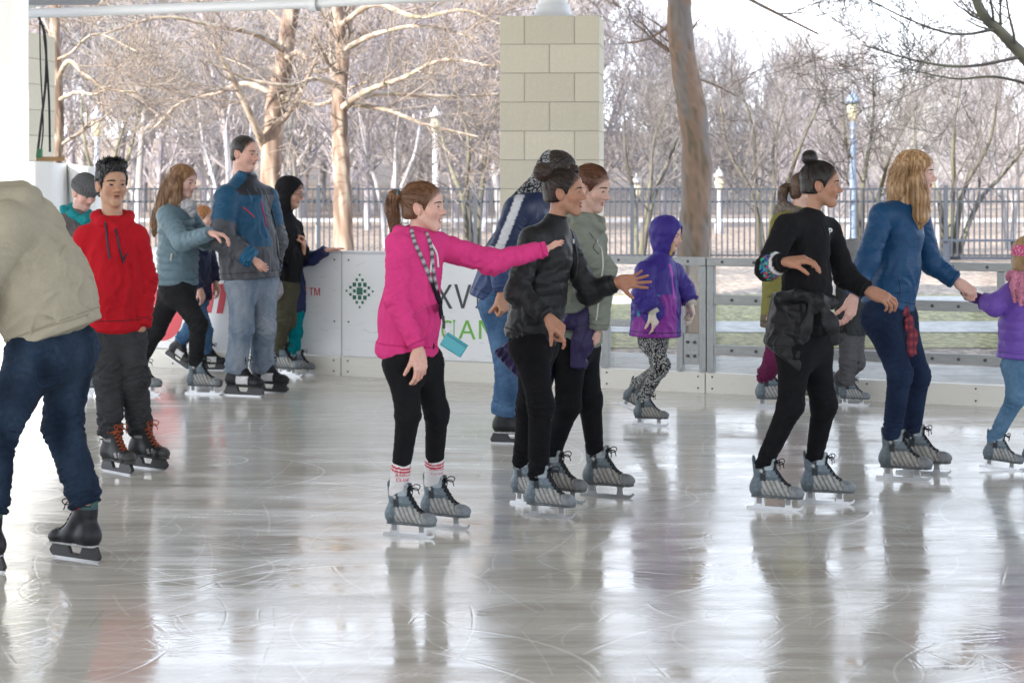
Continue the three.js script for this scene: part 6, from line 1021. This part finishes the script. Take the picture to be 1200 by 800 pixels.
// ---------------------------------------------------------------- man in the tan jacket bending at the left edge
figure({
  label: 'man in tan jacket and dark jeans bending over at left edge', base: [58, 660], yaw: -112, size: 1.06,
  j: { head: [-34, 226, 0.02], neck: [0, 243, 0], ch: [22, 285, 0], shL: [8, 268, 0.19], elL: [-34, 345, 0.24], wrL: [-62, 402, 0.2], shR: [34, 262, -0.19], elR: [-10, 345, -0.3], wrR: [-40, 405, -0.3], hpL: [42, 414, 0.09], knL: [-4, 508, 0.12], hpR: [80, 408, -0.08], knR: [73, 500, -0.1] },
  head: { yaw: -115, pitch: -20, size: 1.0, skin: FAIR, neckR: 0.055 },
  hair: { color: [0.05, 0.035, 0.025], kind: 'tuft', thick: 0.01 },
  hands: { L: { pose: 'relaxed', tip: [-72, 440, 0.2], palm: [0.7, 0, -0.5] }, R: { pose: 'relaxed', tip: [-50, 440, -0.3], palm: [0.7, 0, 0.5] } },
  legs: { name: 'jeans', r: [0.104, 0.074, 0.067], over: 0.02, wr: 0.006, seat: 0.14, stack: 22, col: denim([0.009, 0.017, 0.035], [0.028, 0.05, 0.085], 0.4) },
  top: { name: 'jacket', hem: [66, 392, 0], mid: [48, 342, 0], r: { hem: 0.198, mid: 0.205, ch: 0.2, sh: 0.1, neck: 0.09 }, flat: 1.12, arm: [0.1, 0.085, 0.065], wr: 0.006, acr: 6.5, vert: 1.6, drop: unit([0.8, 0.55, 0.15]), col: [0.42, 0.385, 0.295], grain: 0.05, add: (c) => { const J = c.J; return [cone(J([-20, 236, 0.16]), J([26, 236, 0.12]), 0.06, 0.058), cone(J([26, 236, 0.12]), J([34, 232, -0.1]), 0.058, 0.055), cone(J([-10, 226, 0.1]), J([24, 224, 0.02]), 0.045, 0.045)]; }, addK: 0.03, addJoin: 0.012 },
  skates: 'hockey', skateSize: 0.98, cuff: 0.235, feet: { R: [90, 656, -126], L: [-24, 668, -120] },
  extra: (c) => { const f = ell([0, 0.055, -0.012], [0.086, 0.082, 0.108]), g = mesh((x, y, z) => max(f(x, y, z), 0.03 - y), [-0.12, 0, -0.14], [0.12, 0.16, 0.12], 0.005, grain([0.012, 0.014, 0.03], 0.2, 40)); part('cap', turned(g, c.hb, c.j.head, 1.0), M.cloth, c.g);
    const J = c.J; part('hem_seam', drape(c.topField, [J([20, 394, 0]), J([60, 381, 0]), J([108, 367, 0])], [0, 0, -1], 0.001, 0.003, 18, 5, [0.36, 0.33, 0.25]), M.cloth, c.g);
    part('back_pocket', drape(c.legsField, [J([52, 412, 0]), J([72, 406, 0]), J([76, 440, 0]), J([58, 448, 0]), J([52, 412, 0])], [0, 0, -1], 0.0005, 0.003, 24, 4, [0.02, 0.04, 0.09]), M.cloth, c.g); },
});
// ---------------------------------------------------------------- boy in the red hoodie
const RED_H = [0.50, 0.012, 0.022];
figure({
  label: 'boy in red hoodie with dark grey trousers and black skates', base: [142, 551], yaw: 22, size: 0.98,
  j: { head: [131, 217, 0], neck: [132, 257, 0], ch: [132, 290, 0], shR: [101, 279, 0.02], elR: [88, 328, -0.04], wrR: [94, 380, 0.05], shL: [159, 279, -0.04], elL: [170, 328, -0.08], wrL: [166, 380, 0.0], hpR: [121, 398, 0.02], knR: [127, 440, 0.1], hpL: [148, 398, -0.02], knL: [156, 442, 0.06] },
  head: { yaw: 28, pitch: 2, size: 0.99, skin: TAN, iris: [0.015, 0.01, 0.008], brow: [0.01, 0.008, 0.007], browK: 1.3, open: 0.003, lips: 0.95, nose: 1.1, jaw: 1.02, neckR: 0.053, lid: 0.75 },
  hands: { R: { pose: 'relaxed', tip: [98, 412, 0.06], palm: [0.9, 0, -0.3] }, L: { pose: 'relaxed', tip: [160, 411, 0.03], palm: [-0.9, 0, -0.2] } },
  hair: { color: [0.006, 0.006, 0.007], color2: [0.013, 0.012, 0.013], kind: 'tuft', thick: 0.012, top: 0.016, amp: 0.005, line: 0.012, nape: true, low: -0.06, add: [ell([0.0, 0.098, 0.05], [0.062, 0.034, 0.045]), ell([0.03, 0.108, 0.01], [0.05, 0.03, 0.06]), ell([-0.035, 0.105, -0.01], [0.05, 0.03, 0.06])] },
  locks: (c) => { const L = []; for (let i = 0; i < 170; i++) { const a = rr(-1, 1), b = rr(-0.7, 1), p = [a * 0.06, 0.105 + 0.02 * (1 - a * a), b * 0.07 - 0.005], d = unit([a * 0.5 + rr(-0.3, 0.3), 1, b * 0.5 + 0.5 + rr(-0.3, 0.3)]), q = add(p, mul(d, rr(0.02, 0.035))), e = add(q, mul(unit([d[0], 0.4, d[2] + 0.2]), 0.012)); L.push(tube([p, q, e].map(c.head), (t) => 0.0028 * (1 - 0.8 * t), 3, mul([0.009, 0.008, 0.009], rr(0.6, 1.5)))); } return [merge(L)]; },
  legs: { name: 'trousers', r: [0.098, 0.082, 0.066], wr: 0.008, stack: 26, col: [0.05, 0.051, 0.055], grain: 0.15 },
  top: { name: 'hoodie', hem: [134, 384, 0], mid: [133, 336, 0], r: { hem: 0.16, mid: 0.155, ch: 0.15, sh: 0.062, trap: 0.03 }, flat: 1.32, arm: [0.072, 0.064, 0.05], wr: 0.007, col: () => grain(RED_H, 0.05, 70), rib: true, ribCuff: true, add: (c) => hoodDown(c, 1.3) },
  skates: 'rec', skateSize: 1.0, feet: { R: [136, 554, 42], L: [172, 549, 52] },
  extra: (c) => {
    const J = c.J, d = [0, 0, -1]; onTop(c, 'drawstring', [[127, 259], [130, 282], [133, 302]], d, 0.0065, [0.03, 0.012, 0.03], 0.003); onTop(c, 'drawstring', [[139, 267], [143, 286], [148, 307]], d, 0.0065, [0.03, 0.012, 0.03], 0.003);
    onTop(c, 'chest_mark', [[146, 304], [149, 300], [153, 296]], d, 0.0045, [0.05, 0.005, 0.02], 0.001); onTop(c, 'chest_mark', [[148, 304], [150, 301]], d, 0.0045, [0.05, 0.005, 0.02], 0.001);
  },
});
// ---------------------------------------------------------------- woman in the knitted hat
figure({
  label: 'woman in grey knitted hat and teal scarf behind the boy', base: [103, 463], yaw: 40, size: 0.96,
  j: { head: [99, 226, 0], neck: [90, 252, 0], ch: [90, 280, 0], shR: [70, 264, 0.08], elR: [64, 310, 0.04], wrR: [74, 345, 0.14], shL: [110, 266, -0.1], elL: [116, 310, -0.1], wrL: [112, 345, 0.04], hpR: [84, 345, 0.06], knR: [92, 400, 0.1], hpL: [102, 345, -0.06], knL: [106, 400, 0.02] },
  head: { yaw: 42, pitch: -24, size: 0.97, skin: [0.62, 0.37, 0.31], brow: [0.16, 0.09, 0.05], lid: 0.5 },
  hands: { R: { pose: 'relaxed', tip: [80, 365, 0.15], palm: [0.9, 0, -0.3] }, L: { pose: 'relaxed', tip: [110, 366, 0.05], palm: [-0.9, 0, -0.3] } },
  hair: { color: [0.2, 0.1, 0.05], color2: [0.26, 0.14, 0.07], kind: 'fall', thick: 0.006, low: -0.1 },
  legs: { name: 'trousers', r: [0.092, 0.068, 0.055], wr: 0.005, col: [0.02, 0.022, 0.03] },
  top: { name: 'jacket', hem: [92, 345, 0], mid: [91, 315, 0], r: { hem: 0.17, mid: 0.165, ch: 0.16, sh: 0.07 }, flat: 1.3, arm: [0.074, 0.066, 0.052], wr: 0.006, col: [0.16, 0.14, 0.14] },
  skates: 'rental', skateSize: 0.95, feet: { R: [97, 462, 40], L: [113, 458, 45] },
  extra: (c) => {
    const o = ell([0, 0.05, -0.014], [0.092, 0.098, 0.112]), f = (x, y, z) => { const cut = 0.022 - 0.12 * z + 0.0 * x - y; let d = max(o(x, y, z), cut); const a = Math.atan2(x, z + 0.014); if (d < 0.02) d -= (y < 0.07 ? 0.006 : 0) * sstep(0.075, 0.068, y) + 0.0022 * sin(a * 34) * (y < 0.07 ? 1 : 0) + (y >= 0.07 ? 0.002 * sin(a * 22 + y * 190) : 0); return d; };
    part('knitted_hat', turned(mesh(f, [-0.12, -0.02, -0.15], [0.12, 0.17, 0.12], 0.0042, grain([0.12, 0.12, 0.125], 0.25, 80)), c.hb, c.j.head, 0.97), M.cloth, c.g);
    const T = toWorld(c.B, c.j.neck, c.S), f0 = union([cone(T([-0.07, 0.0, 0.03]), T([0, -0.04, 0.1]), 0.035, 0.035), cone(T([0.07, 0.0, 0.03]), T([0, -0.04, 0.1]), 0.035, 0.035), cone(T([-0.07, 0, 0.03]), T([0, 0.04, -0.08]), 0.035, 0.045), cone(T([0.07, 0, 0.03]), T([0, 0.04, -0.08]), 0.035, 0.045), cone(T([-0.06, 0.02, -0.05]), T([-0.09, 0.05, -0.03]), 0.045, 0.03)], 0.02), f2 = (x, y, z) => f0(x, y, z) - 0.008 * N3(x * 22, y * 22, z * 22), [lo, hi] = boxOf([c.j.neck], 0.2); part('teal_scarf', mesh(f2, lo, hi, 0.008, grain([0.02, 0.27, 0.29], 0.15, 60)), M.cloth, c.g);
  },
});
// ---------------------------------------------------------------- woman in the pale blue puffer jacket
const AUB = [0.16, 0.075, 0.03], AUB2 = [0.30, 0.165, 0.08];
figure({
  label: 'woman in pale blue puffer jacket with long brown hair reaching forward', base: [230, 462], yaw: 66, size: 0.98,
  j: { head: [215, 213, 0], neck: [209, 241, 0], ch: [206, 266, 0], shR: [195, 253, 0.13], elR: [213, 284, 0.3], wrR: [246, 273, 0.46], shL: [219, 252, -0.13], elL: [240, 282, -0.18], wrL: [260, 268, -0.16], hpR: [209, 342, 0.07], knR: [232, 380, 0.12], hpL: [202, 342, -0.07], knL: [182, 388, -0.06] },
  head: { yaw: 62, pitch: -7, size: 0.97, skin: [0.66, 0.42, 0.35], brow: [0.12, 0.06, 0.03] },
  hands: { R: { pose: 'relaxed', tip: [267, 276, 0.5], palm: [0.1, -0.9, 0.1] }, L: { pose: 'relaxed', tip: [280, 262, -0.15], palm: [0, -0.8, 0.4] } },
  hair: { comb: 160, color: AUB, color2: AUB2, kind: 'fall', ears: false, thick: 0.014, low: -0.12, amp: 0.0025, line: -0.002 },
  locks: (c) => [...lock(c, [[0.0, 0.02, -0.06], [-0.02, -0.08, -0.09], [-0.03, -0.2, -0.13], [-0.03, -0.33, -0.18], [-0.03, -0.42, -0.2]], [0.088, 0.085, 0.075, 0.055, 0.015], 260, AUB, AUB2, { end: 0.25, wave: 0.014, r: 0.0023 }), ...lock(c, [[-0.06, 0.06, 0.01], [-0.082, -0.03, 0.0], [-0.088, -0.14, 0.01], [-0.08, -0.27, 0.03]], [0.025, 0.042, 0.045, 0.015], 120, AUB, AUB2, { wave: 0.014, r: 0.0023 })],
  legs: { name: 'jeans', r: [0.095, 0.064, 0.052], wr: 0.004, stack: 26, col: [0.022, 0.022, 0.024], grain: 0.25 },
  top: { name: 'puffer_jacket', hem: [208, 334, 0], mid: [208, 302, 0], r: { hem: 0.172, mid: 0.158, ch: 0.15, sh: 0.068 }, flat: 1.2, arm: [0.072, 0.066, 0.05], wr: 0.003, h: 0.0078, quilt: [0.052, 0.011, 0.05], col: [0.17, 0.26, 0.31], grain: 0.05, mat: M.nylon, add: (c) => standCollar(c, 0.065, 0.05) },
  skates: 'rental', skateSize: 0.97, feet: { R: [237, 462, 72], L: [169, 462, 58] },
  extra: (c) => {
    const T = toWorld(c.B, c.j.neck, c.S), f0 = union([cone(T([-0.07, 0.02, 0.02]), T([0, 0.0, 0.09]), 0.04, 0.045), cone(T([0.07, 0.02, 0.02]), T([0, 0.0, 0.09]), 0.04, 0.045), cone(T([0, 0.0, 0.09]), T([0.0, -0.05, 0.11]), 0.045, 0.03)], 0.02), f2 = (x, y, z) => f0(x, y, z) - 0.008 * N3(x * 24, y * 24, z * 24), [lo, hi] = boxOf([c.j.neck], 0.2); part('white_scarf', mesh(f2, lo, hi, 0.008, (x, y, z) => N3(x * 70, y * 70, z * 70) > 0.45 ? [0.3, 0.3, 0.32] : [0.66, 0.65, 0.66]), M.cloth, c.g);
    const J = c.J; onTop(c, 'pocket_zip', [[205, 296], [204, 304]], [0, 0, -1], 0.006, [0.6, 0.58, 0.5], 0.0); onTop(c, 'zip', [[228, 262], [232, 300], [232, 331]], [-0.4, 0, -0.9], 0.005, [0.1, 0.17, 0.21], 0.001);
    const f3 = cone(J([208, 326, 0]), J([207, 343, 0]), 0.158, 0.15, { flat: [...c.f, 1.2], cutA: 0, cutB: 1 }), [l3, h3] = boxOf([J([207, 335, 0])], 0.25); part('shirt_hem', mesh(f3, l3, h3, 0.01, grain([0.03, 0.03, 0.034], 0.2, 50)), M.cloth, c.g);
  },
});
// ---------------------------------------------------------------- child in navy between them
figure({
  label: 'ginger haired child in navy jacket behind the woman in pale blue', base: [228, 436], yaw: 72, size: 0.76,
  j: { head: [239, 256, 0], neck: [235, 277, 0], ch: [233, 296, 0], shR: [226, 290, 0.09], elR: [224, 318, 0.12], wrR: [234, 338, 0.14], shL: [243, 291, -0.09], elL: [248, 315, -0.1], wrL: [252, 330, -0.06], hpR: [228, 352, 0.05], knR: [240, 388, 0.06], hpL: [232, 352, -0.05], knL: [222, 388, -0.05] },
  head: { yaw: 70, size: 0.84, skin: FAIR, nose: 0.8, brow: [0.3, 0.15, 0.07] },
  hands: { R: { pose: 'relaxed', tip: [238, 352, 0.14], palm: [-0.7, 0, -0.7] }, L: { pose: 'relaxed', tip: [256, 340, -0.05], palm: [-0.7, 0, 0.5] } },
  hair: { color: [0.3, 0.12, 0.04], color2: [0.42, 0.2, 0.08], kind: 'tuft', thick: 0.01, amp: 0.003 },
  legs: { name: 'jeans', r: [0.095, 0.08, 0.07], over: 0.3, wr: 0.006, col: denim([0.04, 0.10, 0.20], [0.08, 0.17, 0.30]) },
  top: { name: 'jacket', hem: [232, 352, 0], mid: [232, 325, 0], r: { hem: 0.16, mid: 0.155, ch: 0.145, sh: 0.07 }, flat: 1.2, arm: [0.074, 0.07, 0.056], wr: 0.006, col: [0.014, 0.02, 0.06], mat: M.nylon, add: (c) => standCollar(c, 0.07, 0.04) },
  skates: 'hockey_white', skateSize: 0.84, feet: { R: [247, 434, 84], L: [205, 435, 66, -30, 0.075] },
});
// ---------------------------------------------------------------- tall man in blue and grey
figure({
  label: 'tall man in blue and grey winter jacket and faded jeans', base: [296, 462], yaw: 60, size: 1.09,
  j: { head: [287, 180, 0], neck: [285, 214, 0], ch: [287, 248, 0], shR: [266, 232, 0.16], elR: [259, 280, 0.26], wrR: [297, 304, 0.3], shL: [311, 233, -0.15], elL: [322, 282, -0.22], wrL: [318, 318, -0.2], hpR: [282, 332, 0.09], knR: [283, 384, 0.13], hpL: [308, 332, -0.08], knL: [309, 384, -0.02] },
  head: { yaw: 60, pitch: -4, size: 1.04, skin: [0.62, 0.37, 0.29], brow: [0.04, 0.025, 0.018], nose: 1.2, jaw: 1.06, lips: 0.75, neckR: 0.056, browK: 1.2 },
  hands: { R: { pose: 'relaxed', tip: [308, 312, 0.31], palm: [-0.3, 0.3, -0.9], size: 0.7 } },
  hair: { color: [0.014, 0.011, 0.01], color2: [0.03, 0.022, 0.018], kind: 'tuft', thick: 0.007, amp: 0.002, line: 0.028, low: -0.055 },
  legs: { name: 'jeans', r: [0.096, 0.076, 0.076], over: 0.75, wr: 0.0055, stack: 16, col: () => (x, y, z) => { const n = N3(x * 5, y * 3, z * 5), m = N3(x * 20, y * 8, z * 20); return mul(mix([0.14, 0.19, 0.26], [0.29, 0.33, 0.38], clamp(0.5 + 0.5 * n + 0.3 * m)), 1 + 0.1 * N3(x * 120, y * 40, z * 120)); } },
  top: { name: 'winter_jacket', hem: [293, 326, 0], mid: [291, 290, 0], r: { hem: 0.215, mid: 0.2, ch: 0.18, sh: 0.078, neck: 0.085, trap: 0.066 }, flat: 1.18, arm: [0.088, 0.08, 0.06], wr: 0.007, mat: M.nylon, add: (c) => standCollar(c, 0.068, 0.07, 0.035),
    col: (c) => { const T = toLocal(c.B, c.j.ch, 1); return (x, y, z) => { const [k, t, e] = onArm(c, [x, y, z]), q = T([x, y, z]); const blue = [0.010, 0.080, 0.165], grey = [0.085, 0.09, 0.105], inArm = e < 0.1; let b = grey; if (inArm) b = t < 0.62 ? blue : t > 1.72 ? [0.01, 0.12, 0.24] : grey; else b = (q[0] < 0.03 && q[1] > -0.24 + 0.5 * max(0, -q[2]) && q[2] > -0.3) ? blue : grey; if (!inArm && q[1] > 0.12) b = q[2] > 0.06 ? [0.02, 0.022, 0.028] : blue; return mul(b, 1 + 0.06 * N3(x * 40, y * 40, z * 40)); }; } },
  skates: 'hockey_white', skateSize: 1.08, feet: { R: [284, 464, 66], L: [314, 460, 62] },
  extra: (c) => { const J = c.J; onTop(c, 'pocket_zip', [[288, 242], [295, 248], [301, 254]], [0, 0, -1], 0.006, [0.42, 0.03, 0.06], 0.001); onTop(c, 'pocket_zip', [[308, 236], [311, 252], [314, 266]], [0, 0, -1], 0.006, [0.42, 0.03, 0.06], 0.001); onTop(c, 'zip', [[303, 205], [318, 250], [326, 300], [327, 322]], [0, 0, -1], 0.006, [0.03, 0.03, 0.035], 0.002); },
});
// ---------------------------------------------------------------- woman in the black hood
figure({
  label: 'woman in black hood and glasses with olive trousers', base: [331, 441], yaw: 72, size: 0.92,
  j: { head: [341, 226, 0], neck: [334, 253, 0], ch: [334, 280, 0], shR: [323, 266, 0.12], elR: [321, 304, 0.18], wrR: [326, 330, 0.2], shL: [345, 267, -0.12], elL: [353, 298, -0.1], wrL: [355, 292, 0.0], hpR: [330, 338, 0.06], knR: [330, 374, 0.1], hpL: [336, 338, -0.06], knL: [337, 376, -0.02] },
  head: { yaw: 72, pitch: -10, size: 0.96, skin: [0.52, 0.31, 0.22], brow: [0.02, 0.014, 0.01], nose: 1.05 },
  hands: { R: { pose: 'relaxed', tip: [328, 348, 0.2], palm: [-0.7, 0, -0.7], skin: [0.34, 0.34, 0.36] }, L: { pose: 'fist', tip: [354, 276, 0.02], palm: [-0.7, 0.2, 0.5] } },
  hair: { color: [0.035, 0.012, 0.01], color2: [0.07, 0.022, 0.016], kind: 'fall', thick: 0.007, line: -0.01, ears: false },
  legs: { name: 'trousers', r: [0.092, 0.07, 0.06], wr: 0.005, col: [0.085, 0.082, 0.055], stack: 24 },
  top: { name: 'hoodie', hem: [334, 330, 0], mid: [335, 302, 0], r: { hem: 0.15, mid: 0.15, ch: 0.148, sh: 0.066, neck: 0.075 }, flat: 1.2, arm: [0.07, 0.064, 0.05], wr: 0.006, col: BLK, grain: 0.2, addJoin: 0.03, more: (c) => [c.j.head], add: (c) => hoodUp(c, { t: 0.022, fz: -0.05 }) },
  skates: 'rental', skateSize: 1.0, feet: { R: [334, 441, 62], L: [324, 437, 58] },
  extra: (c) => { const L = []; for (const s of [-1, 1]) { const r = new THREE.TorusGeometry(0.02, 0.0018, 5, 18); r.scale(1.1, 0.85, 1); r.translate(s * 0.029, 0.0, 0.102); L.push(r, tube([[s * 0.05, 0.006, 0.1], [s * 0.072, 0.004, 0.05], [s * 0.076, 0.0, -0.01]], 0.0018, 5)); } L.push(tube([[-0.009, 0.004, 0.104], [0, 0.007, 0.106], [0.009, 0.004, 0.104]], 0.0018, 5)); part('glasses', turned(paint(merge(L), [0.02, 0.012, 0.012]), c.hb, c.j.head, 0.96), M.small, c.g); },
});
// ---------------------------------------------------------------- child holding the boards
figure({
  label: 'child in navy coat and teal leggings holding the boards', base: [347, 438], yaw: 68, size: 0.68,
  j: { head: [344, 278, -0.05], neck: [343, 298, -0.04], ch: [343, 314, -0.03], shR: [338, 309, 0.04], elR: [334, 332, 0.06], wrR: [338, 348, 0.08], shL: [351, 306, 0.0], elL: [366, 303, 0.1], wrL: [382, 293, 0.17], hpR: [345, 364, 0.0], knR: [345, 390, 0.03], hpL: [349, 364, -0.06], knL: [348, 390, -0.03] },
  head: { yaw: 70, size: 0.82, skin: FAIR, nose: 0.8 }, hands: { L: { pose: 'flat', tip: [394, 291, 0.2], palm: [0, -1, 0], size: 0.75 } },
  hair: { color: [0.08, 0.045, 0.025], kind: 'fall', thick: 0.01, low: -0.1, ears: false },
  legs: { name: 'leggings', r: [0.085, 0.07, 0.056], wr: 0.004, col: [0.0, 0.235, 0.27], stack: 26 },
  top: { name: 'coat', hem: [345, 366, -0.02], mid: [345, 338, -0.02], r: { hem: 0.155, mid: 0.145, ch: 0.135, sh: 0.07 }, flat: 1.15, arm: [0.078, 0.074, 0.06], wr: 0.006, col: [0.02, 0.028, 0.10], mat: M.nylon },
  skates: 'rental', skateSize: 0.76, feet: { R: [353, 439, 64], L: [346, 437, 64] },
  extra: (c) => { const J = c.J; const f = union([cone(J([354, 292, 0.02]), J([352, 312, 0.02]), 0.022, 0.03, { flat: [1, 0, 0.3, 2] })], 0.01), [lo, hi] = boxOf([J([353, 302, 0.02])], 0.12); part('light_blue_sash', mesh(f, lo, hi, 0.007, grain([0.1, 0.22, 0.5], 0.1, 50)), M.cloth, c.g); },
});
renderer.render(scene, camera);
